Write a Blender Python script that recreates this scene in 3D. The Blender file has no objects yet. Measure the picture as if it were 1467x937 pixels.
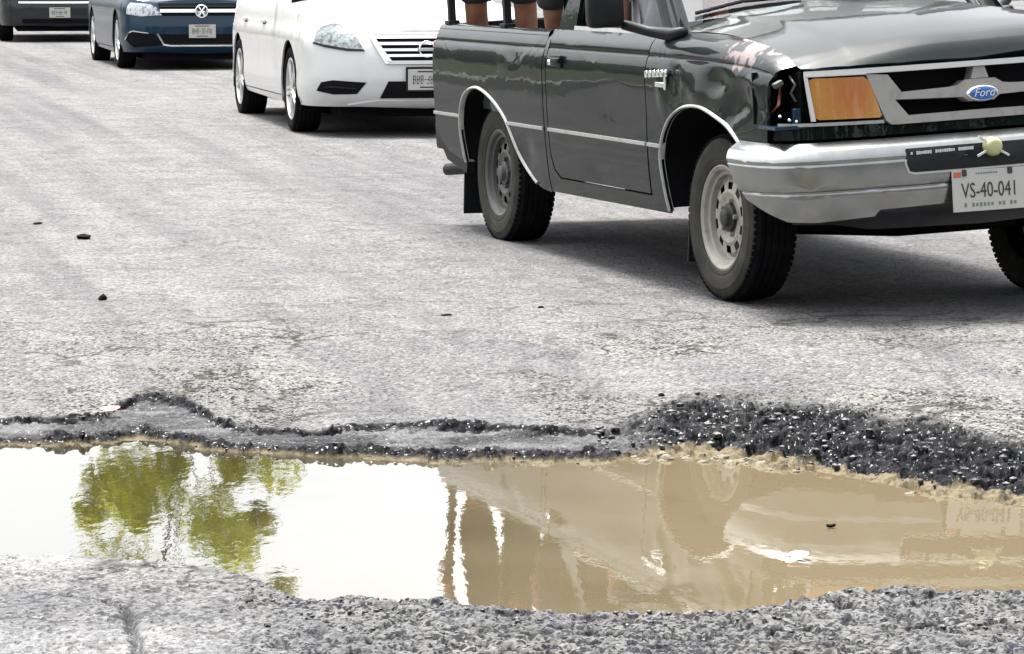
import bpy, bmesh, math, random
import numpy as np
from mathutils import Matrix, Vector
from mathutils.geometry import delaunay_2d_cdt

random.seed(7); rng = np.random.default_rng(11)
R = math.radians
S = bpy.context.scene
COL = S.collection

# ------------------------------------------------------------------ camera, sky, sun, exposure
CAM_H = 1.295
cd = bpy.data.cameras.new('camera'); cam = bpy.data.objects.new('camera', cd); COL.objects.link(cam)
cam.location = (0, 0, CAM_H); cam.rotation_euler = (R(90 - 6.598), 0, 0)
cd.sensor_fit = 'HORIZONTAL'; cd.sensor_width = 36; cd.lens = 36 * 4500 / 1467
cd.clip_start = .1; cd.clip_end = 2000
S.camera = cam

SUN_EL, SUN_AZ = 70, -30          # degrees; azimuth from +Y towards +X
wd = bpy.data.worlds.new('World'); S.world = wd; wd.use_nodes = True
wn = wd.node_tree.nodes; wl = wd.node_tree.links
bg = wn['Background']; bg.inputs['Strength'].default_value = .15
sky = wn.new('ShaderNodeTexSky'); sky.sky_type = 'NISHITA'; sky.sun_disc = False
sky.sun_elevation = R(SUN_EL); sky.sun_rotation = R(SUN_AZ)
sky.air_density = 1.0; sky.dust_density = 6.0; sky.ozone_density = 1.0
hs = wn.new('ShaderNodeHueSaturation'); hs.inputs['Saturation'].default_value = .22
wl.new(sky.outputs[0], hs.inputs['Color']); wl.new(hs.outputs[0], bg.inputs['Color'])
sl = bpy.data.lights.new('sun', 'SUN'); sl.energy = 2.6; sl.angle = R(14); sl.color = (1, .97, .92)
so = bpy.data.objects.new('sun', sl); COL.objects.link(so)
sd = Vector((math.sin(R(SUN_AZ)) * math.cos(R(SUN_EL)), math.cos(R(SUN_AZ)) * math.cos(R(SUN_EL)), math.sin(R(SUN_EL))))
so.rotation_euler = sd.to_track_quat('Z', 'Y').to_euler(); so.location = (0, 0, 30)

S.view_settings.view_transform = 'Standard'; S.view_settings.look = 'None'
S.view_settings.gamma = 1; S.view_settings.exposure = 1.9
S.render.engine = 'CYCLES'

# ------------------------------------------------------------------ materials
MATS = {}
def mat(name, col, rough=.5, metal=0, coat=0, spec=.5, emit=None, noise=None, bump=None, trans=0, ior=1.45, alpha=1, coat_rough=.03):
    m = bpy.data.materials.new(name); m.use_nodes = True; MATS[name] = m
    nt = m.node_tree; b = nt.nodes['Principled BSDF']
    b.inputs['Base Color'].default_value = (*col, 1); b.inputs['Roughness'].default_value = rough
    b.inputs['Metallic'].default_value = metal; b.inputs['Coat Weight'].default_value = coat
    b.inputs['Coat Roughness'].default_value = coat_rough; b.inputs['Coat IOR'].default_value = 1.55 if coat == .45 else 1.5
    b.inputs['Specular IOR Level'].default_value = spec; b.inputs['IOR'].default_value = ior
    b.inputs['Transmission Weight'].default_value = trans
    tc = nt.nodes.new('ShaderNodeTexCoord')
    if noise:                       # (scale, second colour, threshold low, high)
        sc, c2, lo, hi = noise
        n = nt.nodes.new('ShaderNodeTexNoise'); n.inputs['Scale'].default_value = sc; n.inputs['Detail'].default_value = 8
        n.inputs['Roughness'].default_value = .65
        r = nt.nodes.new('ShaderNodeMapRange'); r.inputs['From Min'].default_value = lo; r.inputs['From Max'].default_value = hi
        mx = nt.nodes.new('ShaderNodeMix'); mx.data_type = 'RGBA'
        mx.inputs['A'].default_value = (*col, 1); mx.inputs['B'].default_value = (*c2, 1)
        nt.links.new(tc.outputs['Object'], n.inputs['Vector']); nt.links.new(n.outputs['Fac'], r.inputs['Value'])
        nt.links.new(r.outputs['Result'], mx.inputs['Factor']); nt.links.new(mx.outputs['Result'], b.inputs['Base Color'])
    if bump:                        # (scale, strength, distance)
        n = nt.nodes.new('ShaderNodeTexNoise'); n.inputs['Scale'].default_value = bump[0]; n.inputs['Detail'].default_value = 5
        bp = nt.nodes.new('ShaderNodeBump'); bp.inputs['Strength'].default_value = bump[1]; bp.inputs['Distance'].default_value = bump[2]
        nt.links.new(tc.outputs['Object'], n.inputs['Vector']); nt.links.new(n.outputs['Fac'], bp.inputs['Height'])
        nt.links.new(bp.outputs['Normal'], b.inputs['Normal'])
        if coat: nt.links.new(bp.outputs['Normal'], b.inputs['Coat Normal'])
    return m

def truck_paint(name, damage=False):
    """dark green-black paint with road dust low down, scratches, and (fender) a flaked patch."""
    m = mat(name, (.0014, .0050, .0047), .4, coat=.45, spec=.05, bump=(2.2, .16, .02))
    nt = m.node_tree; N = nt.nodes; L = nt.links; b = N['Principled BSDF']
    tc = [n for n in N if n.type == 'TEX_COORD'][0]
    sep = N.new('ShaderNodeSeparateXYZ'); L.new(tc.outputs['Object'], sep.inputs[0])
    mr = N.new('ShaderNodeMapRange'); mr.inputs['From Min'].default_value = .95; mr.inputs['From Max'].default_value = .3
    L.new(sep.outputs['Z'], mr.inputs['Value'])
    no = N.new('ShaderNodeTexNoise'); no.inputs['Scale'].default_value = 5; no.inputs['Detail'].default_value = 9; no.inputs['Roughness'].default_value = .7
    L.new(tc.outputs['Object'], no.inputs['Vector'])
    mu = N.new('ShaderNodeMath'); mu.operation = 'MULTIPLY'; L.new(mr.outputs[0], mu.inputs[0]); L.new(no.outputs['Fac'], mu.inputs[1])
    mu2 = N.new('ShaderNodeMath'); mu2.operation = 'MULTIPLY'; mu2.inputs[1].default_value = .30; L.new(mu.outputs[0], mu2.inputs[0])
    mx = N.new('ShaderNodeMix'); mx.data_type = 'RGBA'; mx.inputs['A'].default_value = (.0014, .0050, .0047, 1); mx.inputs['B'].default_value = (.016, .018, .016, 1)
    L.new(mu2.outputs[0], mx.inputs['Factor']); out = mx
    # dust also dulls the clear coat
    cm = N.new('ShaderNodeMapRange'); cm.inputs['From Min'].default_value = 0; cm.inputs['From Max'].default_value = .6
    cm.inputs['To Min'].default_value = .015; cm.inputs['To Max'].default_value = .10
    L.new(mu2.outputs[0], cm.inputs['Value']); L.new(cm.outputs[0], b.inputs['Coat Roughness'])
    if damage:
        vm = N.new('ShaderNodeVectorMath'); vm.operation = 'SUBTRACT'; vm.inputs[1].default_value = (.33, -.755, .985)
        L.new(tc.outputs['Object'], vm.inputs[0])
        vs = N.new('ShaderNodeVectorMath'); vs.operation = 'MULTIPLY'; vs.inputs[1].default_value = (4.2, 5, 10); L.new(vm.outputs[0], vs.inputs[0])
        ln = N.new('ShaderNodeVectorMath'); ln.operation = 'LENGTH'; L.new(vs.outputs[0], ln.inputs[0])
        n2 = N.new('ShaderNodeTexNoise'); n2.inputs['Scale'].default_value = 16; n2.inputs['Detail'].default_value = 8; L.new(tc.outputs['Object'], n2.inputs['Vector'])
        ad = N.new('ShaderNodeMath'); ad.operation = 'MULTIPLY_ADD'; ad.inputs[1].default_value = 3.2; L.new(n2.outputs['Fac'], ad.inputs[0]); L.new(ln.outputs['Value'], ad.inputs[2])
        lt = N.new('ShaderNodeMapRange'); lt.inputs['From Min'].default_value = 2.25; lt.inputs['From Max'].default_value = 2.05; L.new(ad.outputs[0], lt.inputs['Value'])
        m2 = N.new('ShaderNodeMix'); m2.data_type = 'RGBA'; m2.inputs['B'].default_value = (.185, .155, .152, 1)
        L.new(lt.outputs[0], m2.inputs['Factor']); L.new(mx.outputs['Result'], m2.inputs['A']); out = m2
        iv = N.new('ShaderNodeMath'); iv.operation = 'SUBTRACT'; iv.inputs[0].default_value = 1; L.new(lt.outputs[0], iv.inputs[1]); iv2 = N.new('ShaderNodeMath'); iv2.operation = 'MULTIPLY'; iv2.inputs[1].default_value = .45; L.new(iv.outputs[0], iv2.inputs[0]); L.new(iv2.outputs[0], b.inputs['Coat Weight'])
    L.new(out.outputs['Result'], b.inputs['Base Color'])
    return m

M = {}
M['paint'] = truck_paint('truck_paint'); M['paint_fender'] = truck_paint('truck_fender_paint', True)
M['silver'] = mat('bumper_silver', (.30, .31, .31), .22, metal=.92, noise=(7, (.22, .22, .21), .42, .8), bump=(6, .10, .02))
M['grille_grey'] = mat('grille_grey', (.26, .255, .24), .45, noise=(14, (.15, .14, .125), .5, .8))
M['chrome'] = mat('chrome', (.85, .86, .86), .12, metal=1)
M['trim'] = mat('trim_strip', (.30, .31, .295), .35, noise=(30, (.15, .148, .13), .5, .8))
M['black'] = mat('black_plastic', (.008, .009, .011), .5, spec=.25, noise=(20, (.016, .016, .016), .45, .8))
M['void'] = mat('underbody_black', (.006, .006, .007), .9, spec=.1)
M['rubber'] = mat('tyre_rubber', (.007, .007, .009), .9, spec=.03, noise=(18, (.016, .016, .015), .4, .75), bump=(90, .2, .004))
M['sidewall'] = mat('tyre_sidewall', (.030, .030, .026), .9, spec=.05, noise=(9, (.060, .058, .048), .35, .75), bump=(60, .2, .004))
M['cream'] = mat('cream_steel', (.25, .24, .205), .5, noise=(16, (.08, .07, .052), .48, .8))
M['grey_steel'] = mat('grey_steel', (.07, .074, .07), .55, metal=.3, noise=(18, (.05, .045, .035), .45, .8))
M['hub'] = mat('hub_black', (.012, .012, .012), .5)
M['amber'] = mat('amber_lens', (.38, .160, .028), .2, coat=.8, noise=(70, (.42, .21, .048), .35, .75))
nt_ = M['amber'].node_tree; b_ = nt_.nodes['Principled BSDF']; tc_ = [n for n in nt_.nodes if n.type == 'TEX_COORD'][0]
wv_ = nt_.nodes.new('ShaderNodeTexWave'); wv_.bands_direction = 'Y'; wv_.inputs['Scale'].default_value = 70; wv_.inputs['Distortion'].default_value = .0
nt_.links.new(tc_.outputs['Object'], wv_.inputs['Vector']); bp_ = nt_.nodes.new('ShaderNodeBump'); bp_.inputs['Strength'].default_value = .3; bp_.inputs['Distance'].default_value = .003
vm_ = nt_.nodes.new('ShaderNodeVectorMath'); vm_.operation = 'DISTANCE'; vm_.inputs[1].default_value = (.70, -.53, .83); nt_.links.new(tc_.outputs['Object'], vm_.inputs[0])
mr_ = nt_.nodes.new('ShaderNodeMapRange'); mr_.inputs['From Min'].default_value = .03; mr_.inputs['From Max'].default_value = .12; nt_.links.new(vm_.outputs['Value'], mr_.inputs['Value'])
mx_ = nt_.nodes.new('ShaderNodeMix'); mx_.data_type = 'RGBA'; mx_.inputs['A'].default_value = (.36, .115, .03, 1); nt_.links.new(mr_.outputs[0], mx_.inputs['Factor'])   # the bulb's reflector behind the lens
nt_.links.new(b_.inputs['Base Color'].links[0].from_socket, mx_.inputs['B']); nt_.links.new(mx_.outputs['Result'], b_.inputs['Base Color'])
nt_.links.new(wv_.outputs['Fac'], bp_.inputs['Height']); nt_.links.new(bp_.outputs[0], b_.inputs['Normal'])
M['glass'] = mat('car_glass', (.86, .93, .92), .02, trans=1, ior=1.02, coat=1)
M['tint'] = mat('dark_glass', (.010, .012, .014), .05, coat=1)
M['white_paint'] = mat('white_paint', (.47, .475, .47), .3, coat=1, noise=(6, (.41, .405, .395), .5, .9))
M['blue_paint'] = mat('blue_paint', (.0008, .018, .042), .35, coat=.5, spec=.2)
M['navy_paint'] = mat('navy_paint', (.002, .0035, .007), .4, coat=.35)
M['alloy'] = mat('alloy', (.50, .50, .49), .35, metal=.6)
M['lens'] = mat('clear_lens', (.24, .27, .27), .12, coat=1, noise=(28, (.07, .085, .09), .45, .6), bump=(45, .5, .006))
M['lens2'] = mat('clear_lens_bright', (.42, .45, .47), .12, coat=1, noise=(22, (.10, .11, .13), .5, .62), bump=(45, .5, .006))
M['plate_white'] = mat('plate_white', (.40, .395, .37), .55, noise=(60, (.38, .36, .31), .5, .85))
M['ink'] = mat('ink', (.03, .028, .025), .6)
M['ink_red'] = mat('ink_red', (.42, .10, .06), .6)
M['ink_green'] = mat('ink_green', (.12, .17, .11), .6)
M['emblem_blue'] = mat('emblem_blue', (.008, .09, .36), .25, coat=1)
M['white'] = mat('white_plastic', (.5, .5, .49), .5)
M['pale_yellow'] = mat('pale_yellow', (.38, .38, .2), .45, noise=(50, (.35, .36, .2), .5, .8))
M['tail_red'] = mat('tail_red', (.35, .01, .03), .2, coat=1)
M['interior'] = mat('interior_grey', (.05, .05, .052), .8)
M['bed_liner'] = mat('bed_liner', (.06, .075, .07), .6, noise=(7, (.16, .15, .13), .45, .8))
M['skin'] = mat('skin', (.20, .085, .045), .5, noise=(14, (.12, .045, .024), .4, .7))
M['hair'] = mat('hair', (.012, .009, .007), .6)
M['shorts'] = mat('dark_shorts', (.014, .015, .018), .85, bump=(30, .3, .01))
M['shirt_a'] = mat('shirt_tan', (.36, .25, .13), .85, bump=(22, .4, .012))
M['shirt_b'] = mat('shirt_grey', (.34, .34, .36), .85, bump=(22, .4, .012))
M['jeans'] = mat('jeans', (.04, .055, .09), .9, bump=(28, .3, .01))
M['eye'] = mat('eye_white', (.75, .73, .7), .3)
M['bark'] = mat('bark', (.10, .075, .05), .9, noise=(9, (.05, .038, .028), .4, .7), bump=(14, .6, .03))
M['leaf_y'] = mat('leaf_yellow_green', (.40, .41, .014), .6, noise=(2.2, (.28, .31, .014), .4, .6))
M['leaf_g'] = mat('leaf_green', (.055, .085, .022), .6, noise=(1.6, (.035, .055, .016), .4, .6))
for k_ in ('leaf_y', 'leaf_g'):
    nt_ = M[k_].node_tree; b_ = nt_.nodes['Principled BSDF']; tr_ = nt_.nodes.new('ShaderNodeBsdfTranslucent'); ms_ = nt_.nodes.new('ShaderNodeMixShader'); ms_.inputs[0].default_value = .5
    nt_.links.new(b_.inputs['Base Color'].links[0].from_socket, tr_.inputs['Color']); nt_.links.new(b_.outputs[0], ms_.inputs[1]); nt_.links.new(tr_.outputs[0], ms_.inputs[2])
    nt_.links.new(ms_.outputs[0], nt_.nodes['Material Output'].inputs['Surface'])
M['stone'] = mat('pale_stone', (.17, .148, .105), .8, noise=(38, (.07, .057, .036), .38, .65), bump=(60, .4, .004))
M['crumb'] = mat('asphalt_crumb', (.007, .0075, .009), .5, noise=(40, (.028, .028, .030), .5, .75), bump=(90, .5, .004))
M['clod'] = mat('dark_clod', (.010, .010, .007), .95, spec=.05, bump=(60, .6, .01))
M['leaf_dry'] = mat('dry_leaf', (.50, .22, .16), .6, noise=(60, (.55, .36, .28), .4, .7))
M['paper'] = mat('paper_white', (.40, .37, .34), .7, noise=(40, (.5, .38, .33), .5, .7))
M['copper'] = mat('wire_red', (.12, .025, .015), .5)

# ------------------------------------------------------------------ mesh helpers
def link(o, parent=None):
    COL.objects.link(o)
    if parent is not None: o.parent = parent
    return o

def mesh(name, v, f, m, parent=None, smooth=True, xf=None):
    v = np.asarray(v, float).reshape(-1, 3)
    if xf is not None:
        A = np.array(xf); v = v @ A[:3, :3].T + A[:3, 3]
    me = bpy.data.meshes.new(name); me.from_pydata(v.tolist(), [], [list(map(int, q)) for q in f])
    me.update()
    if m is not None: me.materials.append(m)
    if smooth: me.polygons.foreach_set('use_smooth', [True] * len(me.polygons))
    return link(bpy.data.objects.new(name, me), parent)

def tag(o, label, cat, group=None, kind=None):
    if label: o['label'] = label
    if cat: o['category'] = cat
    if group: o['group'] = group
    if kind: o['kind'] = kind
    return o

def thing(name, label, cat, loc=(0, 0, 0), rz=0, group=None):
    o = bpy.data.objects.new(name, None); o.empty_display_size = .2; COL.objects.link(o)
    o.location = loc; o.rotation_euler = (0, 0, rz)
    return tag(o, label, cat, group)

class MB:
    """collects shapes of one part"""
    def __init__(s): s.v = []; s.f = []
    def add(s, v, f):
        n = len(s.v); s.v += [tuple(p) for p in v]; s.f += [[i + n for i in q] for q in f]; return s
    def box(s, c, d, rot=None, bev=0.0):
        x, y, z = [k / 2 for k in d]
        if bev:
            b = min(bev, x * .9, y * .9, z * .9); pts = []
            bm = bmesh.new(); bmesh.ops.create_cube(bm, size=1)
            for vv in bm.verts: vv.co = Vector((vv.co.x * d[0], vv.co.y * d[1], vv.co.z * d[2]))
            bmesh.ops.bevel(bm, geom=bm.edges[:], offset=b, segments=2, affect='EDGES', profile=.6)
            bm.verts.index_update(); pts = [vv.co.copy() for vv in bm.verts]; fs = [[q.index for q in ff.verts] for ff in bm.faces]; bm.free()
        else:
            pts = [Vector((a * x, b_ * y, c_ * z)) for a in (-1, 1) for b_ in (-1, 1) for c_ in (-1, 1)]
            fs = [[0, 1, 3, 2], [4, 6, 7, 5], [0, 4, 5, 1], [2, 3, 7, 6], [0, 2, 6, 4], [1, 5, 7, 3]]
        if rot is not None: pts = [rot @ p for p in pts]
        return s.add([p + Vector(c) for p in pts], fs)
    def tube(s, path, rad, n=10, cap=True):
        P = [Vector(p) for p in path]; rs = rad if isinstance(rad, (list, tuple)) else [rad] * len(P)
        vv = []; ff = []
        for i, p in enumerate(P):
            t = (P[min(i + 1, len(P) - 1)] - P[max(i - 1, 0)]).normalized()
            a = t.cross(Vector((0, 0, 1)) if abs(t.z) < .9 else Vector((1, 0, 0))).normalized(); b = t.cross(a)
            vv += [p + (a * math.cos(k * 2 * math.pi / n) + b * math.sin(k * 2 * math.pi / n)) * rs[i] for k in range(n)]
        for i in range(len(P) - 1):
            for k in range(n): ff.append([i * n + k, i * n + (k + 1) % n, (i + 1) * n + (k + 1) % n, (i + 1) * n + k])
        if cap: ff.append(list(range(n))[::-1]); ff.append([(len(P) - 1) * n + k for k in range(n)])
        return s.add(vv, ff)
    def lathe(s, prof, c=(0, 0, 0), axis='y', n=48):
        vv = []; ff = []
        for r, h in prof:
            for k in range(n):
                a = 2 * math.pi * k / n; q, w = r * math.cos(a), r * math.sin(a)
                p = {'y': (q, h, w), 'x': (h, q, w), 'z': (q, w, h)}[axis]
                vv.append((p[0] + c[0], p[1] + c[1], p[2] + c[2]))
        for i in range(len(prof) - 1):
            for k in range(n): ff.append([i * n + k, i * n + (k + 1) % n, (i + 1) * n + (k + 1) % n, (i + 1) * n + k])
        return s.add(vv, ff)
    def grid(s, rows):
        n = len(rows[0]); vv = [p for r in rows for p in r]
        return s.add(vv, [[i * n + k, i * n + k + 1, (i + 1) * n + k + 1, (i + 1) * n + k] for i in range(len(rows) - 1) for k in range(n - 1)])
    def prism(s, poly, axis, a, b):
        """extrude 2D polygon along an axis from a to b; poly in the two other axes in order"""
        def P(u, v, w): return {'x': (w, u, v), 'y': (u, w, v), 'z': (u, v, w)}[axis]
        n = len(poly)
        return s.add([P(u, v, a) for u, v in poly] + [P(u, v, b) for u, v in poly],
                     [list(range(n))[::-1], list(range(n, 2 * n))] + [[i, (i + 1) % n, n + (i + 1) % n, n + i] for i in range(n)])
    def build(s, name, m, parent=None, smooth=False, xf=None): return mesh(name, s.v, s.f, m, parent, smooth, xf)

def smooth_pts(P, k=6, closed=False):
    """Catmull-Rom through 2D points"""
    P = [np.array(p, float) for p in P]; out = []
    for i in range(len(P) - 1):
        a, b, c, d = P[max(i - 1, 0)], P[i], P[i + 1], P[min(i + 2, len(P) - 1)]
        for j in range(k):
            t = j / k
            out.append(.5 * ((2 * b) + (-a + c) * t + (2 * a - 5 * b + 4 * c - d) * t * t + (-a + 3 * b - 3 * c + d) * t ** 3))
    out.append(P[-1]); return [tuple(p) for p in out]

def tab(T, x):
    """smooth table lookup"""
    X = [t[0] for t in T]; Y = [t[1] for t in T]
    if x <= X[0]: return Y[0]
    if x >= X[-1]: return Y[-1]
    i = max(k for k in range(len(X)) if X[k] <= x); i = min(i, len(X) - 2)
    def sl(k):
        if k <= 0: return (Y[1] - Y[0]) / (X[1] - X[0])
        if k >= len(X) - 1: return (Y[-1] - Y[-2]) / (X[-1] - X[-2])
        d0 = (Y[k] - Y[k - 1]) / (X[k] - X[k - 1]); d1 = (Y[k + 1] - Y[k]) / (X[k + 1] - X[k])
        return 0 if d0 * d1 <= 0 else 2 * d0 * d1 / (d0 + d1)
    h = X[i + 1] - X[i]; t = (x - X[i]) / h
    return ((1 + 2 * t) * (1 - t) ** 2 * Y[i] + t * (1 - t) ** 2 * h * sl(i) + t * t * (3 - 2 * t) * Y[i + 1] + t * t * (t - 1) * h * sl(i + 1))

def patch(name, poly, fmap, m, parent, du=.06, dv=.05, off=0., flange=.012, ucuts=(), vcuts=(), flip=False, xf=None):
    """a panel: flat outline in (u, v), cut into a grid and laid on the surface fmap(u, v); edges get a flange of depth `flange`"""
    A = sum(poly[i][0] * poly[(i + 1) % len(poly)][1] - poly[(i + 1) % len(poly)][0] * poly[i][1] for i in range(len(poly)))
    if A < 0: poly = poly[::-1]
    bm = bmesh.new()
    n_ = len(poly)
    cv, _, cf, _, _, _ = delaunay_2d_cdt([Vector((p[0], p[1])) for p in poly], [(i, (i + 1) % n_) for i in range(n_)], [list(range(n_))], 1, 1e-6)
    bv = [bm.verts.new((p.x, p.y, 0)) for p in cv]
    for q in cf: bm.faces.new([bv[i] for i in q])
    us = [p[0] for p in poly]; vs = [p[1] for p in poly]
    def cuts(lo, hi, st):
        k = max(1, int(math.ceil((hi - lo) / st))); return [lo + (hi - lo) * i / k for i in range(1, k)]
    for c in cuts(min(us), max(us), du) + list(ucuts):
        bmesh.ops.bisect_plane(bm, geom=bm.verts[:] + bm.edges[:] + bm.faces[:], plane_co=(c, 0, 0), plane_no=(1, 0, 0), dist=1e-5)
    for c in cuts(min(vs), max(vs), dv) + list(vcuts):
        bmesh.ops.bisect_plane(bm, geom=bm.verts[:] + bm.edges[:] + bm.faces[:], plane_co=(0, c, 0), plane_no=(0, 1, 0), dist=1e-5)
    bm.verts.index_update()
    V = []; N = []; e = .002
    for vv in bm.verts:
        u, v = vv.co.x, vv.co.y
        p = np.array(fmap(u, v)); a = np.array(fmap(u + e, v)) - np.array(fmap(u - e, v)); b = np.array(fmap(u, v + e)) - np.array(fmap(u, v - e))
        n = np.cross(a, b); n /= (np.linalg.norm(n) + 1e-12)
        if flip: n = -n
        V.append(p + n * off); N.append(n)
    F = [[q.index for q in ff.verts] for ff in bm.faces]
    if flip: F = [q[::-1] for q in F]
    B = [(e_.verts[0].index, e_.verts[1].index) for e_ in bm.edges if e_.is_boundary]
    bm.free()
    if flange:
        for a, b in B:
            k = len(V); V += [V[a], V[b], V[b] - N[b] * flange, V[a] - N[a] * flange]; F.append([k, k + 1, k + 2, k + 3])
    o = mesh(name, V, F, m, parent, True, xf)
    return o

def text(name, s, size, m, parent, mtx, extrude=.001, shear=0, align='CENTER'):
    c = bpy.data.curves.new('t', 'FONT'); c.body = s; c.size = size; c.extrude = extrude; c.shear = shear; c.align_x = align; c.align_y = 'CENTER'
    c.resolution_u = 3
    o = bpy.data.objects.new('t', c); me = bpy.data.meshes.new_from_object(o); bpy.data.objects.remove(o)
    me.name = name; me.transform(mtx); me.materials.clear(); me.materials.append(m)
    return link(bpy.data.objects.new(name, me), parent)

class Skirt:
    """a body surface that wraps round the nose: half outline from the front centre to the tail, u = arc length (negative on the right)"""
    def __init__(s, pts, inset, k=10):
        P = np.array(smooth_pts(pts, k)); s.P = P
        d = np.hypot(*(P[1:] - P[:-1]).T); s.u = np.concatenate([[0], np.cumsum(d)]); s.inset = inset
        T = np.gradient(P, axis=0); T /= np.linalg.norm(T, axis=1)[:, None]
        Nn = np.stack([T[:, 1], -T[:, 0]], 1); Nn[0] = (1, 0); s.N = Nn
    def at(s, u):
        a = min(abs(u), s.u[-1]); sg = -1 if u < 0 else 1
        x = np.interp(a, s.u, s.P[:, 0]); y = np.interp(a, s.u, s.P[:, 1])
        nx = np.interp(a, s.u, s.N[:, 0]); ny = np.interp(a, s.u, s.N[:, 1])
        return x, y, nx, ny, sg
    def __call__(s, u, z):
        x, y, nx, ny, sg = s.at(u); i = s.inset(z, nx, x)
        return (x - nx * i, sg * (y - ny * i), z)
    def ux(s, x):
        """u on the side at station x"""
        k = np.argmax(s.P[:, 1] > s.P[:, 1].max() * .5); return float(np.interp(-x, -s.P[k:, 0], s.u[k:]))
    def uy(s, y): k = np.argmax(s.P[:, 1]); return float(np.interp(y, s.P[:k + 1, 1], s.u[:k + 1]))

# ------------------------------------------------------------------ the road: one sheet with the pothole modelled in it
def vn(x, y, seed=0):
    xi = np.floor(x).astype(np.int64); yi = np.floor(y).astype(np.int64); fx = x - xi; fy = y - yi
    def h(a, b):
        k = (a * 374761393 + b * 668265263 + seed * 974634541) & 0xffffffff
        k = ((k ^ (k >> 13)) * 1274126177) & 0xffffffff; return ((k ^ (k >> 16)) & 0xffff) / 65535.
    fx = fx * fx * (3 - 2 * fx); fy = fy * fy * (3 - 2 * fy)
    return (h(xi, yi) * (1 - fx) + h(xi + 1, yi) * fx) * (1 - fy) + (h(xi, yi + 1) * (1 - fx) + h(xi + 1, yi + 1) * fx) * fy
def fbm(x, y, seed=0, o=4):
    s = 0; a = .5
    for k in range(o): s = s + a * (vn(x * 2 ** k, y * 2 ** k, seed + k) - .5); a *= .55
    return s
def lumps(x, y, seed=0):
    """rounded cells: 1 in the middle of a lump, 0 in the joints"""
    xi = np.floor(x).astype(np.int64); yi = np.floor(y).astype(np.int64); d1 = np.full(x.shape, 9.); hh = np.zeros(x.shape)
    for i in (-1, 0, 1):
        for j in (-1, 0, 1):
            a, b = xi + i, yi + j
            def h(s):
                k = (a * 374761393 + b * 668265263 + (seed + s) * 974634541) & 0xffffffff
                k = ((k ^ (k >> 13)) * 1274126177) & 0xffffffff; return ((k ^ (k >> 16)) & 0xffff) / 65535.
            d = np.hypot(a + h(1) - x, b + h(2) - y); q = d < d1
            hh = np.where(q, h(3), hh); d1 = np.where(q, d, d1)
    return np.clip(1 - d1 * d1 * 1.6, 0, 1), hh
def ss(a, b, x): t = np.clip((x - a) / (b - a), 0, 1); return t * t * (3 - 2 * t)

RIM = [(-2.15, 8.6), (-1.9, 9.2), (-1.571, 9.54), (-1.448, 9.581), (-1.26, 9.619), (-1.245, 9.86), (-1.2, 9.98), (-1.13, 10.02), (-1.05, 9.96), (-0.98, 9.78), (-0.90, 9.50), (-0.816, 9.354), (-0.594, 9.332), (-0.494, 9.415), (-0.199, 9.492), (0.056, 9.392), (0.306, 9.294), (0.465, 9.573), (0.585, 9.781), (0.711, 9.707), (0.987, 9.424), (1.225, 9.144), (1.444, 8.76), (1.7, 8.45), (2.1, 7.7)]
WFAR = [(-2.1, 8.3), (-1.8, 9.0), (-1.518, 9.212), (-1.106, 9.226), (-0.827, 9.118), (-0.43, 8.962), (-0.186, 8.861), (-0.067, 8.836), (0.252, 8.861), (0.334, 8.911), (0.574, 8.911), (0.724, 8.786), (0.902, 8.593), (1.116, 8.308), (1.337, 8.092), (1.6, 7.85), (2.05, 7.4)]
WNEAR = [(-2.1, 8.11), (-1.7, 7.56), (-1.238, 7.39), (-1.067, 7.372), (-0.806, 7.301), (-0.684, 7.24), (-0.572, 7.071), (-0.461, 6.855), (-0.414, 6.855), (-0.369, 6.91), (-0.272, 6.855), (-0.147, 6.855), (0.103, 6.733), (0.257, 6.733), (0.41, 6.718), (0.504, 6.733), (0.601, 6.793), (0.738, 6.91), (0.869, 6.949), (0.954, 6.87), (1.151, 6.855), (1.6, 6.96), (2.05, 7.26)]
WATER_Z = -.13
def road_z(X, Y):
    dip = ss(11.3, 9.6, Y) * (-.09 + .028 * ss(.1, 1.45, X)) * ss(60, 5, np.abs(X))
    near = ss(8., 6.9, Y) * (-.012) * ss(60, 5, np.abs(X))
    return dip + near + .0043 * np.clip(Y - 12, 0, 45)

def grow(a, step, q, lim):
    o = []; x = a
    while abs(x) < abs(lim): o.append(x); step *= q; x += step * (1 if lim > a else -1)
    return o + [lim]
ys = np.concatenate([np.array(grow(5.6, .02, 1.35, -60))[::-1], np.arange(5.61, 6.05, .012), np.arange(6.06, 7.55, .0055), np.arange(7.56, 8.02, .02), np.arange(8.03, 10.2, .0055), np.arange(10.205, 10.4, .008), np.array(grow(10.41, .009, 1.045, 420))])
xs = np.concatenate([np.array(grow(-1.75, .01, 1.25, -320))[::-1], np.arange(-1.742, 1.75, .0065), np.array(grow(1.76, .01, 1.25, 320))])
X, Y = np.meshgrid(xs, ys); 
wob = .07 * fbm(X * 6, Y * 4, 3) + .06 * fbm(X * 19, Y * 12, 9, 4)
yr = np.interp(X, *zip(*RIM)) + wob * 1.6; yf = np.interp(X, *zip(*WFAR)) + wob * .6; yn = np.interp(X, *zip(*WNEAR)) + wob * .8
inx = (X > -2.1) & (X < 2.05)
t = np.where(inx, (yr - Y) / np.maximum(yr - yf, .05), -9.)
zr_ = road_z(X, Y)
right = ss(.2, .5, X)                                  # the rough broken rim on the right
left = 1 - right
drop = np.maximum(zr_ - (WATER_Z - .006), .004)
ledge = .30 * ss(0, .10, t) + .12 * ss(.1, .75, t) + .58 * ss(.74, .93, t + fbm(X * 9, Y * 9, 21) * .25)
rough_slope = .25 * ss(-.05, .3, t) + .75 * ss(.25, .95, t)
prof = ledge * left + rough_slope * right
Z = zr_ - drop * prof
nearT = np.where(inx, (Y - yn), -9.)                   # > 0 inside the water on the near side
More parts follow.
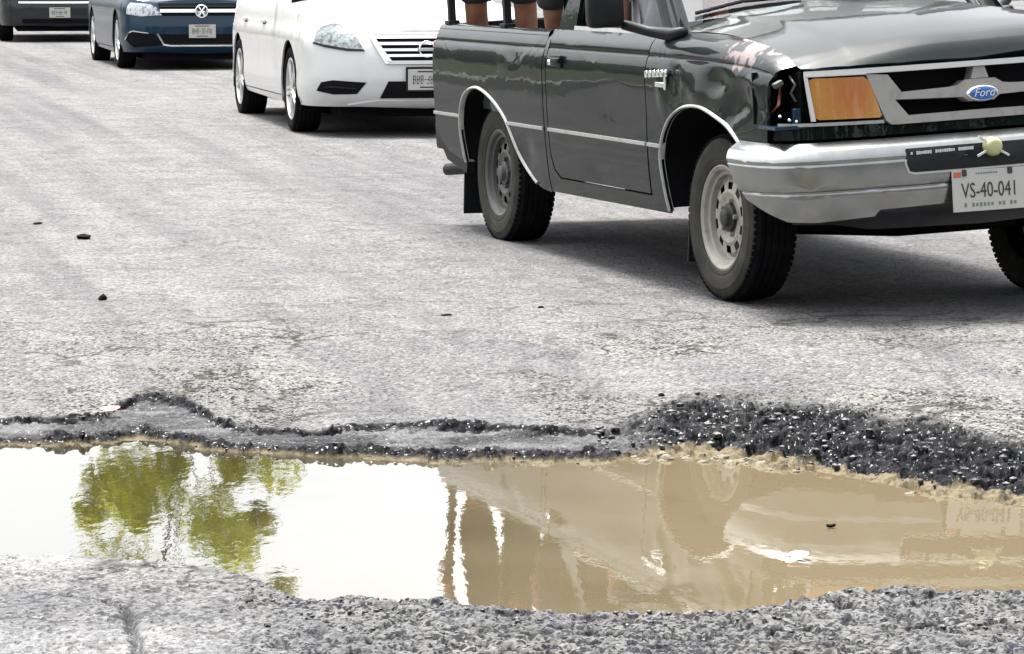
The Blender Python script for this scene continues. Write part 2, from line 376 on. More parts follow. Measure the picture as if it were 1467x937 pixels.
Zn = road_z(X, Y) - np.maximum(road_z(X, Y) - (WATER_Z - .006), .004) * ss(-.05, .0, nearT)
mid = .5 * (yf + yn)
Z = np.where(Y < mid, Zn, Z)
inside = np.where(inx, np.minimum(yf - Y, Y - yn), -9.)
Z = Z - .07 * ss(0, .35, inside)
# roughness of the broken surface
fine = ((Y > 5.6) & (Y < 10.4) & (np.abs(X) < 1.75)).astype(float)
wx = X + .02 * fbm(X * 18, Y * 18, 101, 3); wy = Y + .02 * fbm(X * 18, Y * 18, 111, 3)
l1, h1 = lumps(wx * 24, wy * 19, 1); l2, h2 = lumps(wx * 60, wy * 46, 5); l3, h3 = lumps(wx * 11, wy * 8, 12)
flat1 = np.clip(l1 * 2.0, 0, 1); flat2 = np.clip(l2 * 1.8, 0, 1)
band_far = ss(-.38, .05, t + fbm(X * 4, Y * 4, 31) * .5) * (1 - ss(.9, 1.05, t)) * right
band_ledge = (ss(-.03, .04, t) * (1 - ss(.14, .24, t)) + ss(.66, .76, t + fbm(X * 9, Y * 9, 21) * .25) * (1 - ss(.93, 1., t))) * left
nl = fbm(X * 3, Y * 3, 44)
band_near = ss(.02, -.06, nearT) * (Y < mid) * ss(-.75, -.3, X + nl * .5) * ss(5.3, 5.8, Y)
band_near_l = ss(.02, -.03, nearT) * (Y < mid) * (1 - ss(-.75, -.3, X + nl * .5))
patchy = ss(-.14, .08, fbm(X * 1.3 + 9.3, Y * 1.1 + 3.7, 77))       # worn, pitted patches on the road beyond the rim
band_worn = ss(12.6, 10., Y) * (t < 0) * (Y > mid) * patchy
Z = Z + fine * (band_far * (.034 * (np.clip(l1 * 3, 0, 1) * (.25 + .75 * h1) - .7) + .014 * (np.clip(l2 * 2.5, 0, 1) * h2 - .5) + .022 * (np.clip(l3 * 3, 0, 1) * h3 - .5)) + (band_ledge + .45 * left * ss(-.02, .03, t) * (1 - ss(.95, 1.05, t))) * (.010 * (np.clip(l1 * 3, 0, 1) * h1 - .5) + .008 * (np.clip(l2 * 3, 0, 1) * h2 - .45) + .010 * (np.clip(l3 * 3, 0, 1) * h3 - .4))
        + band_near * (.016 * (np.clip(l1 * 3, 0, 1) * (.35 + .65 * h1) - .6) + .008 * (np.clip(l2 * 3, 0, 1) * h2 - .4)) + band_near_l * (.005 * (flat2 * h2 - .4))
        + (t < 0) * (Y > mid) * .004 * (l2 * h2 - .3))
Z = Z + fbm(X * .8, Y * .8, 60) * .012 * ss(.0, -.2, inside) + fine * fbm(X * 40, Y * 40, 70, 2) * .0015
# a crack in the near lip
cr = np.interp(Y, [6.2, 6.27, 6.45, 6.59, 6.74, 6.83, 6.9], [-.75, -.758, -.786, -.818, -.843, -.90, -1.05]) + .02 * fbm(X * 20, Y * 20, 5)
crk = np.exp(-((X - cr) / .012) ** 2) * (Y < 6.9) * (Y > 6.0)
Z = Z - .02 * crk
wet = np.clip(np.maximum.reduce([band_far * (.93 + .3 * ss(.55, .15, np.clip(l1 * 3, 0, 1) * (.25 + .75 * h1)) + .25 * fbm(X * 6, Y * 6, 15) + .25 * ss(.5, .2, l2 * (.3 + h2))), left * ss(-.02, .03, t) * (1 - ss(1.0, 1.1, t)) * (.72 + .55 * fbm(X * 7, Y * 16, 17)), band_ledge, band_near * (.95 * ss(.42, .12, flat1 * (.3 + .7 * h1)) * ss(-.22, .02, fbm(X * 5, Y * 5, 19)) + .7 * ss(.35, .1, flat2 * (.2 + h2)) + .5 * ss(-.07, -.01, nearT)), .85 * crk]), 0, 1)  # wet rim and ledge; also darkens joints, broken edges and the crack
mud = ss(WATER_Z + .010 + .014 * right, WATER_Z + .001 + .006 * right, Z - .012 * fbm(X * 14, Y * 14, 25)) * (inside > -.3)
sheen = left * ss(.10, .2, t) * (1 - ss(.66, .8, t + fbm(X * 9, Y * 9, 21) * .25)) * ss(-.12, .12, fbm(X * 4, Y * 9, 93)) * .8 + band_near_l * ss(-.14, .10, fbm(X * 2.2, Y * 1.6, 91) + .16 * np.exp(-((X + .6) / .2) ** 2 - ((Y - 6.45) / .25) ** 2))
nr, nc = X.shape
me = bpy.data.meshes.new('road')
V = np.stack([X, Y, Z], -1).reshape(-1, 3).astype(np.float32)
i0 = (np.arange(nr - 1)[:, None] * nc + np.arange(nc - 1)[None]).ravel()
Fq = np.stack([i0, i0 + 1, i0 + nc + 1, i0 + nc], 1).astype(np.int32)
me.vertices.add(len(V)); me.vertices.foreach_set('co', V.ravel())
me.loops.add(Fq.size); me.loops.foreach_set('vertex_index', Fq.ravel())
me.polygons.add(len(Fq)); me.polygons.foreach_set('loop_start', np.arange(0, Fq.size, 4, dtype=np.int32))
me.update(calc_edges=True); me.polygons.foreach_set('use_smooth', np.ones(len(Fq), bool))
ca = me.color_attributes.new('ground', 'FLOAT_COLOR', 'POINT')
ca.data.foreach_set('color', np.stack([wet, mud, sheen, np.maximum.reduce([.55 * band_worn, .78 * band_near, .26 * band_near_l])], -1).reshape(-1).astype(np.float32))

m = bpy.data.materials.new('asphalt'); m.use_nodes = True; nt = m.node_tree; N = nt.nodes; L = nt.links; B = N['Principled BSDF']
tc = N.new('ShaderNodeTexCoord')
at = N.new('ShaderNodeAttribute'); at.attribute_name = 'ground'; sep = N.new('ShaderNodeSeparateColor'); L.new(at.outputs['Color'], sep.inputs[0])
def noise(scale, det=4, rough=.6):
    n = N.new('ShaderNodeTexNoise'); n.inputs['Scale'].default_value = scale; n.inputs['Detail'].default_value = det; n.inputs['Roughness'].default_value = rough
    L.new(tc.outputs['Object'], n.inputs['Vector']); return n.outputs['Fac']
def rng_(v, a, b, c=0., d=1.):
    r = N.new('ShaderNodeMapRange'); r.inputs['From Min'].default_value = a; r.inputs['From Max'].default_value = b; r.inputs['To Min'].default_value = c; r.inputs['To Max'].default_value = d
    L.new(v, r.inputs['Value']); return r.outputs[0]
def mix(f, a, b):
    x = N.new('ShaderNodeMix'); x.data_type = 'RGBA'
    for s_, v in ((x.inputs['Factor'], f), (x.inputs['A'], a), (x.inputs['B'], b)):
        if isinstance(v, (tuple, float, int)): s_.default_value = v if not isinstance(v, tuple) else (*v, 1)
        else: L.new(v, s_)
    return x.outputs['Result']
def math_(op, a, b):
    x = N.new('ShaderNodeMath'); x.operation = op
    for i, v in enumerate((a, b)):
        if isinstance(v, (int, float)): x.inputs[i].default_value = v
        else: L.new(v, x.inputs[i])
    return x.outputs[0]
vor = N.new('ShaderNodeTexVoronoi'); vor.inputs['Scale'].default_value = 85; L.new(tc.outputs['Object'], vor.inputs['Vector'])
vs_ = N.new('ShaderNodeSeparateColor'); L.new(vor.outputs['Color'], vs_.inputs[0])
agg = rng_(vs_.outputs[0], 0, 1, .62, 1.38)
base = mix(noise(.55, 5), (.130, .128, .130), (.150, .146, .141))
base = mix(rng_(noise(2.3, 6, .7), .42, .7), base, (.110, .109, .112))
mulA = N.new('ShaderNodeMix'); mulA.data_type = 'RGBA'; mulA.blend_type = 'MULTIPLY'; mulA.inputs['Factor'].default_value = 1
cmb = N.new('ShaderNodeCombineColor'); [L.new(agg, cmb.inputs[i]) for i in range(3)]
L.new(base, mulA.inputs['A']); L.new(cmb.outputs[0], mulA.inputs['B'])
col = mulA.outputs['Result']
vor.voronoi_dimensions = '2D'
specks = rng_(noise(13, 3, .6), .63, .67)                  # bitumen spots
col = mix(math_('MULTIPLY', specks, rng_(at.outputs['Alpha'], 0, 1, .25, .9)), col, (.03, .03, .03))
mpt = N.new('ShaderNodeMapping'); mpt.vector_type = 'TEXTURE'; mpt.inputs['Rotation'].default_value = (0, 0, R(14)); mpt.inputs['Scale'].default_value = (.5, 14, 1); L.new(tc.outputs['Object'], mpt.inputs[0])
tr1 = N.new('ShaderNodeTexNoise'); tr1.inputs['Scale'].default_value = 1.3; tr1.inputs['Detail'].default_value = 6; tr1.inputs['Roughness'].default_value = .62; L.new(mpt.outputs[0], tr1.inputs['Vector'])
col = mix(rng_(tr1.outputs['Fac'], .46, .66, 0, .62), col, (.072, .073, .078))            # rubbed-in wheel tracks
nd = N.new('ShaderNodeTexNoise'); nd.inputs['Scale'].default_value = 5; nd.inputs['Detail'].default_value = 5; L.new(tc.outputs['Object'], nd.inputs['Vector'])
vd = N.new('ShaderNodeVectorMath'); vd.operation = 'MULTIPLY_ADD'; vd.inputs[1].default_value = (.35, .35, 0); L.new(nd.outputs['Color'], vd.inputs[0]); L.new(tc.outputs['Object'], vd.inputs[2])
vc = N.new('ShaderNodeTexVoronoi'); vc.feature = 'DISTANCE_TO_EDGE'; vc.inputs['Scale'].default_value = 3.2; L.new(vd.outputs[0], vc.inputs['Vector'])
crack = math_('MULTIPLY', rng_(vc.outputs['Distance'], .042, .014), rng_(noise(1.7, 4), .44, .52))
col = mix(math_('MULTIPLY', crack, rng_(at.outputs['Alpha'], 0, .4, .25, .95)), col, (.016, .016, .016))
blot = rng_(noise(3.6, 7, .75), .56, .70)
col = mix(math_('MULTIPLY', blot, rng_(at.outputs['Alpha'], 0, 1, .15, .6)), col, (.045, .045, .047))
col = mix(math_('MULTIPLY', at.outputs['Alpha'], .55), col, mix(.5, col, (.225, .215, .170)))
clus = rng_(noise(4.5, 5, .7), .38, .62, -.12, .12)                                       # lost stones: sharp black pits, in clusters
npit = noise(150, 2); pits = None
for sc_, thr in ((70, .955), (125, .90)):
    vp = N.new('ShaderNodeTexVoronoi'); vp.voronoi_dimensions = '2D'; vp.inputs['Scale'].default_value = sc_; L.new(tc.outputs['Object'], vp.inputs['Vector'])
    vps = N.new('ShaderNodeSeparateColor'); L.new(vp.outputs['Color'], vps.inputs[0])
    sel = rng_(math_('ADD', math_('ADD', vps.outputs[1], clus), math_('MULTIPLY', at.outputs['Alpha'], .27)), thr, thr + .02)
    pk = math_('MULTIPLY', sel, rng_(math_('ADD', vp.outputs['Distance'], math_('MULTIPLY', npit, .4)), .78, .66))
    pits = pk if pits is None else math_('MAXIMUM', pits, pk)
col = mix(math_('MULTIPLY', pits, rng_(at.outputs['Alpha'], 0, .5, .35, .92)), col, (.016, .0165, .019))
spos = N.new('ShaderNodeSeparateXYZ'); L.new(tc.outputs['Object'], spos.inputs[0])      # damp strip on the near side of the hole
damp = math_('MULTIPLY', rng_(spos.outputs[1], 7.4, 6.9), rng_(noise(2.6, 5), .36, .60, .25, .75))
col = mix(damp, col, mix(.55, col, (.050, .055, .068)))
wetf = math_('MULTIPLY', sep.outputs[0], 1.0)
dark = mix(rng_(noise(60, 3), .4, .72), (.0012, .0014, .0019), (.0065, .0075, .0105))
col = mix(wetf, col, dark)
col = mix(sep.outputs[1], col, mix(noise(40, 4), (.075, .060, .036), (.135, .114, .075)))
L.new(col, B.inputs['Base Color'])
rgh = rng_(wetf, 0, 1, .9, .55)
shn = N.new('ShaderNodeMath'); shn.operation = 'MULTIPLY_ADD'; shn.inputs[1].default_value = .22; shn.inputs[2].default_value = .03; L.new(sep.outputs[2], shn.inputs[0])
gl_ = math_('MULTIPLY', math_('MULTIPLY', rng_(noise(75, 3, .5), .60, .66), rng_(wetf, .5, .8)), rng_(sep.outputs[1], .3, 0))
L.new(math_('ADD', shn.outputs[0], math_('MULTIPLY', gl_, .5)), B.inputs['Specular IOR Level'])
sh = math_('MULTIPLY', sep.outputs[2], rng_(noise(5, 4), .35, .6, .55, 1.))
rgh2 = N.new('ShaderNodeMix'); L.new(sh, rgh2.inputs['Factor']); L.new(rgh, rgh2.inputs['A']); rgh2.inputs['B'].default_value = .30
rgh3 = N.new('ShaderNodeMix'); L.new(gl_, rgh3.inputs['Factor']); L.new(rgh2.outputs['Result'], rgh3.inputs['A']); rgh3.inputs['B'].default_value = .22
L.new(rgh3.outputs['Result'], B.inputs['Roughness'])
hgt = math_('ADD', math_('ADD', math_('MULTIPLY', vor.outputs['Distance'], -.7), math_('MULTIPLY', noise(120, 4), .9)), math_('MULTIPLY', pits, -1.))
bp = N.new('ShaderNodeBump'); L.new(rng_(wetf, .3, 1, 1., .35), bp.inputs['Strength']); bp.inputs['Distance'].default_value = .008
L.new(hgt, bp.inputs['Height']); L.new(bp.outputs['Normal'], B.inputs['Normal'])
me.materials.append(m)
road = link(bpy.data.objects.new('road', me)); road['kind'] = 'structure'
def ground_at(x, y):
    i = min(max(np.searchsorted(ys, y), 0), nr - 1); j = min(max(np.searchsorted(xs, x), 0), nc - 1); return float(Z[i, j])

# the muddy water standing in the pothole
pw = [(x, y + .12) for x, y in WFAR] + [(x, y - .12) for x, y in WNEAR[::-1]]
m = bpy.data.materials.new('muddy_water'); m.use_nodes = True; nt = m.node_tree; N = nt.nodes; L = nt.links; B = N['Principled BSDF']
tc = N.new('ShaderNodeTexCoord'); mp = N.new('ShaderNodeMapping'); mp.inputs['Scale'].default_value = (1, 1, 1); L.new(tc.outputs['Object'], mp.inputs[0])
n1 = N.new('ShaderNodeTexNoise'); n1.inputs['Scale'].default_value = 2.5; n1.inputs['Detail'].default_value = 4; L.new(mp.outputs[0], n1.inputs['Vector'])
mx = N.new('ShaderNodeMix'); mx.data_type = 'RGBA'; mx.inputs['A'].default_value = (.020, .017, .008, 1); mx.inputs['B'].default_value = (.108, .087, .053, 1)
sx_ = N.new('ShaderNodeSeparateXYZ'); L.new(tc.outputs['Object'], sx_.inputs[0])          # silt is stirred up on the right
ma_ = N.new('ShaderNodeMath'); ma_.operation = 'MULTIPLY_ADD'; ma_.inputs[1].default_value = .9; L.new(n1.outputs['Fac'], ma_.inputs[0]); L.new(sx_.outputs[0], ma_.inputs[2])
mr_ = N.new('ShaderNodeMapRange'); mr_.inputs['From Min'].default_value = -.25; mr_.inputs['From Max'].default_value = .95; L.new(ma_.outputs[0], mr_.inputs['Value']); L.new(mr_.outputs[0], mx.inputs['Factor']); L.new(mx.outputs['Result'], B.inputs['Base Color'])
B.inputs['Roughness'].default_value = .015; B.inputs['IOR'].default_value = 1.5
mp2 = N.new('ShaderNodeMapping'); mp2.inputs['Scale'].default_value = (3.0, 1.2, 1); L.new(tc.outputs['Object'], mp2.inputs[0])
n2 = N.new('ShaderNodeTexNoise'); n2.inputs['Scale'].default_value = 9; n2.inputs['Detail'].default_value = 3; L.new(mp2.outputs[0], n2.inputs['Vector'])
bp = N.new('ShaderNodeBump'); bp.inputs['Strength'].default_value = .03; bp.inputs['Distance'].default_value = .007; L.new(n2.outputs['Fac'], bp.inputs['Height']); L.new(bp.outputs[0], B.inputs['Normal'])
water = mesh('puddle_water', [(x, y, WATER_Z) for x, y in pw], [list(range(len(pw)))], m, None, False); water['kind'] = 'structure'

# the left roadside: kerb and planted verge, along the traffic and outside the frame, added to darken the reflections in the pickup's flank
M['unseen_kerb'] = mat('kerb_concrete', (.26, .25, .235), .85, noise=(8, (.17, .165, .155), .4, .7), bump=(40, .3, .01))
M['grass'] = mat('verge_grass', (.030, .045, .014), .9, noise=(3, (.075, .070, .035), .42, .68), bump=(25, 1., .06))
edge = [(-3.7, -40.), (-3.7, -10.), (-3.7, 4.), (-3.75, 10.), (-4.1, 14.), (-5.26, 20.), (-7.8, 30.), (-11., 42.), (-16.2, 62.), (-24., 92.), (-60., 230.)]
EX = np.array(edge); ez = road_z(EX[:, 0], EX[:, 1])
MB().grid([[(x + d, y, z + h) for (x, y), z in zip(edge, ez)] for d, h in ((0, -.05), (-.02, .13), (-.04, .145), (-.16, .145), (-.165, .05))]).build('unseen_kerb', M['unseen_kerb'], None, False)['kind'] = 'structure'
MB().grid([[(x - d, y, z + h) for (x, y), z in zip(edge, ez)] for d, h in ((.16, .125), (1.5, .16), (6, .2), (25, .25), (110, .3))]).build('unseen_verge', M['grass'], None, True)['kind'] = 'structure'

# ------------------------------------------------------------------ wheels
def wheel_meshes(Rt, W, Rr, style, key):
    """tyre, sidewall, rim, hub for a wheel whose outer face looks to -y, axle on the origin"""
    h = W / 2; out = {}
    tr = [(Rt - .014, -h * .86), (Rt - .003, -h * .72)]
    for k in range(5):
        a = -h * .72 + h * 1.44 * k / 5; b = -h * .72 + h * 1.44 * (k + 1) / 5
        tr += [(Rt, a + .004), (Rt, b - .006), (Rt - .009, b - .005), (Rt - .009, b - .001)] if k < 4 else [(Rt, a + .004), (Rt - .003, b)]
    tr += [(Rt - .014, h * .86)]
    q = MB().lathe(tr, n=72)
    for k in range(72):                                   # shoulder blocks
        a = 2 * math.pi * k / 72
        for sg in (-1, 1):
            q.box(((Rt - .012) * math.cos(a), sg * h * .82, (Rt - .012) * math.sin(a)), (.007, .022, .017), Matrix.Rotation(-a, 3, 'Y'))
    out['tyre'] = q
    sw = [(Rr + .002, -h * .80), (Rr + .010, -h * .93), (Rr + .022, -h * .97), (Rr + .026, -h * .955), (Rr + .03, -h * .985), (Rr + (Rt - Rr) * .45, -h * 1.0),
          (Rr + (Rt - Rr) * .62, -h * 1.005), (Rr + (Rt - Rr) * .64, -h * .985), (Rr + (Rt - Rr) * .80, -h * .96), (Rt - .016, -h * .88), (Rt - .012, -h * .84)]
    q = MB().lathe(sw, n=72); q.lathe([(r, -y) for r, y in sw], n=48); out['sidewall'] = q
    q = MB()
    if style == 'steel':
        q.lathe([(Rr + .006, -h * .80), (Rr + .008, -h * .88), (Rr, -h * .90), (Rr - .012, -h * .82), (Rr - .018, -h * .66), (Rr - .030, -h * .62), (Rr - .034, -h * .40), (Rr - .044, -h * .34), (Rr - .052, -h * .44), (Rr - .060, -h * .52)], n=72)
        r0, r1 = Rr - .060, Rr - .088                      # slotted ring: 10 slots
        n = 60
        for k in range(n):
            if k % 6 in (0, 1, 2):
                ring = [(r0, -h * .52), (r1, -h * .56)]
                a0, a1 = 2 * math.pi * k / n, 2 * math.pi * (k + 1) / n
                P = lambda r, y, a: (r * math.cos(a), y, r * math.sin(a))
                q.add([P(r0, -h * .52, a0), P(r0, -h * .52, a1), P(r1, -h * .56, a1), P(r1, -h * .56, a0)], [[0, 1, 2, 3]])
        q.lathe([(r1, -h * .56), (r1 - .012, -h * .60), (.075, -h * .50), (.062, -h * .48), (.055, -h * .48)], n=60)
        q.lathe([(Rr - .02, h * .1), (.05, h * .1)], n=48)
        for k in range(5):
            a = 2 * math.pi * k / 5 + .3; c = (.068 * math.cos(a), -h * .54, .068 * math.sin(a))
            q.lathe([(0, -.014), (.009, -.014), (.010, .01)], c, n=6)
        out['rim'] = q
        out['hub'] = MB().lathe([(0, -h * .86), (.026, -h * .86), (.034, -h * .82), (.040, -h * .66), (.055, -h * .62), (.058, -h * .44)], n=24)
    else:
        q.lathe([(Rr + .006, -h * .80), (Rr + .006, -h * .92), (Rr - .008, -h * .94), (Rr - .016, -h * .84), (Rr - .026, -h * .3), (Rr - .03, h * .6)], n=60)
        for k in range(5):
            for d in (-.13, .13):
                a = 2 * math.pi * k / 5; c, s = math.cos(a), math.sin(a); L_ = Rr - .03
                rot = Matrix.Rotation(-(a + d * .35), 3, 'Y')
                p = rot @ Vector((Rr * .55, 0, Rr * .55 * math.tan(d) * .8))
                q.box((p.x, -h * .80, p.z), (Rr * .92, .022, .026), rot, .006)
        q.lathe([(0, -h * .9), (.03, -h * .9), (.05, -h * .86), (.06, -h * .7)], n=24)
        out['rim'] = q
        out['hub'] = MB().lathe([(Rr - .03, -h * .35), (.03, -h * .35)], n=40)
    D = {}
    for k, v in out.items():
        me = bpy.data.meshes.new(k); me.from_pydata([tuple(p) for p in v.v], [], v.f); me.update()
        me.polygons.foreach_set('use_smooth', [k != 'tyre' or True] * len(me.polygons)); me.set_sharp_from_angle(angle=R(35)); D[k] = me
    return D
def set_wheel(parent, D, mats, loc, flip, steer=0, spin=0):
    t_ = bpy.data.objects.new('wheel', D['tyre']); link(t_, parent)
    t_.location = loc; t_.rotation_euler = (0, spin, steer + (math.pi if flip else 0))
    def setm(o, m_):
        if not o.data.materials: o.data.materials.append(m_)
        o.material_slots[0].link = 'OBJECT'; o.material_slots[0].material = m_
    setm(t_, mats['tyre'])
    for k in ('sidewall', 'rim', 'hub'):
        c = bpy.data.objects.new(k, D[k]); link(c, t_); setm(c, mats[k])
    return t_

# ------------------------------------------------------------------ the dark pickup
TH = R(18.55)
TRUCK_POS = (1.5163, 12.2870, 0)
truck = thing('pickup_truck', 'dark green-black pickup truck with dented fender, amber headlight and people riding in its bed', 'pickup truck', TRUCK_POS, TH - math.pi / 2)
ROLL = Matrix.Translation((0, .075, .45)) @ Matrix.Rotation(R(3.2), 4, 'X') @ Matrix.Translation((0, -.075, -.45))   # the body leans on its tired springs

WPROF = [(.28, .758), (.36, .776), (.45, .787), (.60, .795), (.75, .797), (.86, .7955), (.90, .7935), (.93, .789), (.955, .7805), (.972, .774), (.9775, .768), (.983, .771), (1.0, .766), (1.02, .757), (1.04, .740), (1.055, .722), (1.065, .705), (1.072, .688)]
def zseam(s): return tab([(-4, 1.072), (-.6, 1.072), (-.05, 1.069), (.345, 1.040), (.547, .995), (.61, .955), (.7, .93)], s)
DENTS = [(.10, .90, .10, .045, .022), (-.10, .84, .07, .04, -.014), (.33, .84, .11, .06, .026), (.45, .90, .06, .05, -.012), (.22, .78, .07, .04, .018), (-.34, .90, .05, .06, .012), (-.47, .82, .05, .05, -.010),
         (-2.32, .93, .08, .04, .012), (-2.44, .90, .05, .035, -.010), (-1.25, .46, .16, .03, .008), (-2.2, .5, .10, .06, .010), (-1.0, .75, .5, .10, .006)]
def side_surf(sg):
    def f(s, v):
        k = (zseam(s) - .9) / .172
        z = v if v <= .9 else .9 + (v - .9) * k
        y = tab(WPROF, v)
        if s > .3: y -= .07 * ((s - .3) / .3) ** 2 * .25
        for a, b, c, d, e in DENTS:
            if sg < 0: y -= e * math.exp(-((s - a) / c) ** 2 - ((v - b) / d) ** 2)
        return (s, sg * y, z)
    return f
ARCH_R = smooth_pts([(-3.126, .40), (-3.150, .52), (-3.146, .602), (-3.102, .687), (-3.026, .738), (-2.89, .762), (-2.765, .750), (-2.616, .708), (-2.478, .643), (-2.392, .567), (-2.286, .459), (-2.107, .362)], 5)
ARCH_F = smooth_pts([(-.479, .362), (-.512, .547), (-.496, .619), (-.462, .675), (-.378, .74), (-.254, .780), (-.12, .792), (-.022, .785), (.149, .744), (.278, .692), (.38, .615), (.44, .50)], 5)
VC = (.9775, .968, .986, .62, 1.03)
def ribbon(path, f, w0, off, flip, name, m_, parent, depth=.02):
    """a lip that follows an arch"""
    P = [np.array(p) for p in path]; rows = [[], [], [], []]
    for i, p in enumerate(P):
        t_ = P[min(i + 1, len(P) - 1)] - P[max(i - 1, 0)]; t_ /= np.linalg.norm(t_); n = np.array([-t_[1], t_[0]])
        q = p + n * w0; sgn = -1 if not flip else 1
        a = np.array(f(*p)); b = np.array(f(*q)); o = np.array([0, sgn * off, 0])
        rows[0].append(a + o * .6 + np.array([0, -sgn * depth, 0])); rows[1].append(a + o); rows[2].append(.5 * (a + b) + o * 1.25); rows[3].append(b + o * .05)
    return MB().grid(rows).build(name, m_, parent, True, ROLL)
for sg in (-1, 1):
    f = side_surf(sg); fl = sg > 0; kw = dict(flip=fl, xf=ROLL)
    bed = patch('bed_side', [(-3.555, .53), (-3.40, .444), (-3.126, .395)] + ARCH_R + [(-2.05, .347), (-1.93, .337), (-1.925, 1.033), (-3.542, 1.033), (-3.552, .9)], f, M['paint'], truck, .09, .045, vcuts=VC, **kw)
    door = patch('door', [(-1.868, 1.055), (-1.868, .60), (-1.862, .52), (-1.83, .45), (-1.76, .416), (-.672, .420), (-.662, .8), (-.664, 1.055)], f, M['paint'], truck, .09, .045, vcuts=VC, **kw)
    fen = patch('fender', [(-.655, .367), (-.487, .36)] + ARCH_F + [(.52, .52), (.54, .60), (.555, .76), (.568, .93), (.575, 1.0), (.59, 1.071), (-.60, 1.071), (-.654, 1.06)], f, M['paint_fender'], truck, .05, .03, vcuts=VC, **kw)
    rock = patch('rocker_panel', [(-1.917, .343), (-.49, .352), (-.487, .413), (-1.77, .409), (-1.84, .443), (-1.872, .51), (-1.877, .6), (-1.877, 1.055), (-1.917, 1.055)], f, M['paint'], truck, .09, .05, **kw)
    # the pale moulding along the flank, one strip per panel, and the arch lips
    for a, b, p in ((-3.56, -3.155, bed), (-2.44, -1.935, bed), (-1.866, -.675, door), (-.652, -.515, fen)):
        patch('moulding', [(a, .615), (b, .615), (b, .629), (a, .629)], f, M['trim'], p, .12, .02, off=.007, flange=.012, **kw)
    ribbon(ARCH_R, f, .013, .008, fl, 'arch_lip', M['trim'], bed)
    ribbon(ARCH_F, f, .013, .008, fl, 'arch_lip', M['trim'], fen)
    # wheel housings behind the arches
    for A, p in ((ARCH_R, bed), (ARCH_F, fen)):
        cx_ = sum(q[0] for q in A) / len(A)
        o_ = [(cx_ + (q[0] - cx_) * 1.03, q[1] + .012) for q in A]
        MB().grid([[(s, sg * y, z) for s, z in o_] for y in (.775, .6, .42)]).build('wheel_housing', M['void'], p, True, ROLL)
        MB().prism([(q[0], q[1]) for q in o_], 'y', sg * .41, sg * .42).build('housing_wall', M['void'], p, False, ROLL)
    # handle
    hb = MB().box((-1.72, sg * .795, .925), (.13, .014, .055), None, .006).box((-1.70, sg * .808, .93), (.10, .016, .022), None, .006)
    hb.build('door_handle', M['black'], door, True, ROLL)
    MB().lathe([(0, -.004), (.012, -.004), (.014, .01)], (-1.80, sg * .802, .918), n=16).build('keyhole', M['chrome'], door, True, ROLL)
# badge on the fender
f = side_surf(-1)
fen_r = [o for o in truck.children if o.name.startswith('fender')][0]
b_ = MB()
for k in range(6): b_.box((-.62 + .042 * k, -.800, .905 + .002 * k), (.03, .008, .028), Matrix.Rotation(R(-8), 3, 'Y'), .003)
b_.build('badge', M['chrome'], fen_r, True, ROLL)
b2 = MB().box((-.48, -.800, .868), (.09, .008, .020), None, .003).box((-.415, -.800, .886), (.018, .01, .075), Matrix.Rotation(R(8), 3, 'Y'), .003)
b2.build('badge', M['chrome'], fen_r, True, ROLL)
# fuel flap scar on the bed side
bed_r = [o for o in truck.children if o.name.startswith('bed_side')][0]

# hood
def hood_surf(s, y):
    zc = tab([(-.6, 1.150), (-.3, 1.143), (0, 1.125), (.3, 1.092), (.5, 1.058), (.58, 1.042), (.635, 1.018), (.665, .990), (.685, .962), (.70, .945)], s)
    a = min(abs(y) / .69, 1.05); z = zc + (zseam(s) - .003 - zc) * a ** 2.2
    ridge = .010 * (1 / (1 + math.exp((abs(y) - .47) / .012))) * min(1, max(0, (.66 - s) / .2))
    z += ridge + .03 * (y + .3) * max(0, (s - .3) / .4) + .004 * math.sin(s * 7 + y * 5) * math.cos(y * 9)
    return (s, y, z)
hp = [(-.60, -.682), (.30, -.682), (.48, -.682), (.565, -.678), (.605, -.665), (.635, -.62), (.665, -.5), (.685, -.3), (.692, 0), (.685, .3), (.665, .5), (.635, .62), (.605, .665), (.565, .678), (.48, .682), (.3, .682), (-.60, .682), (-.52, .4), (-.50, 0), (-.52, -.4)]
hood = patch('hood', hp, hood_surf, M['paint'], truck, .05, .045, flange=.03, ucuts=(.56, .59, .62, .64, .65, .66, .67, .68), vcuts=(-.47, .47, -.455, .455, -.485, .485), xf=ROLL)

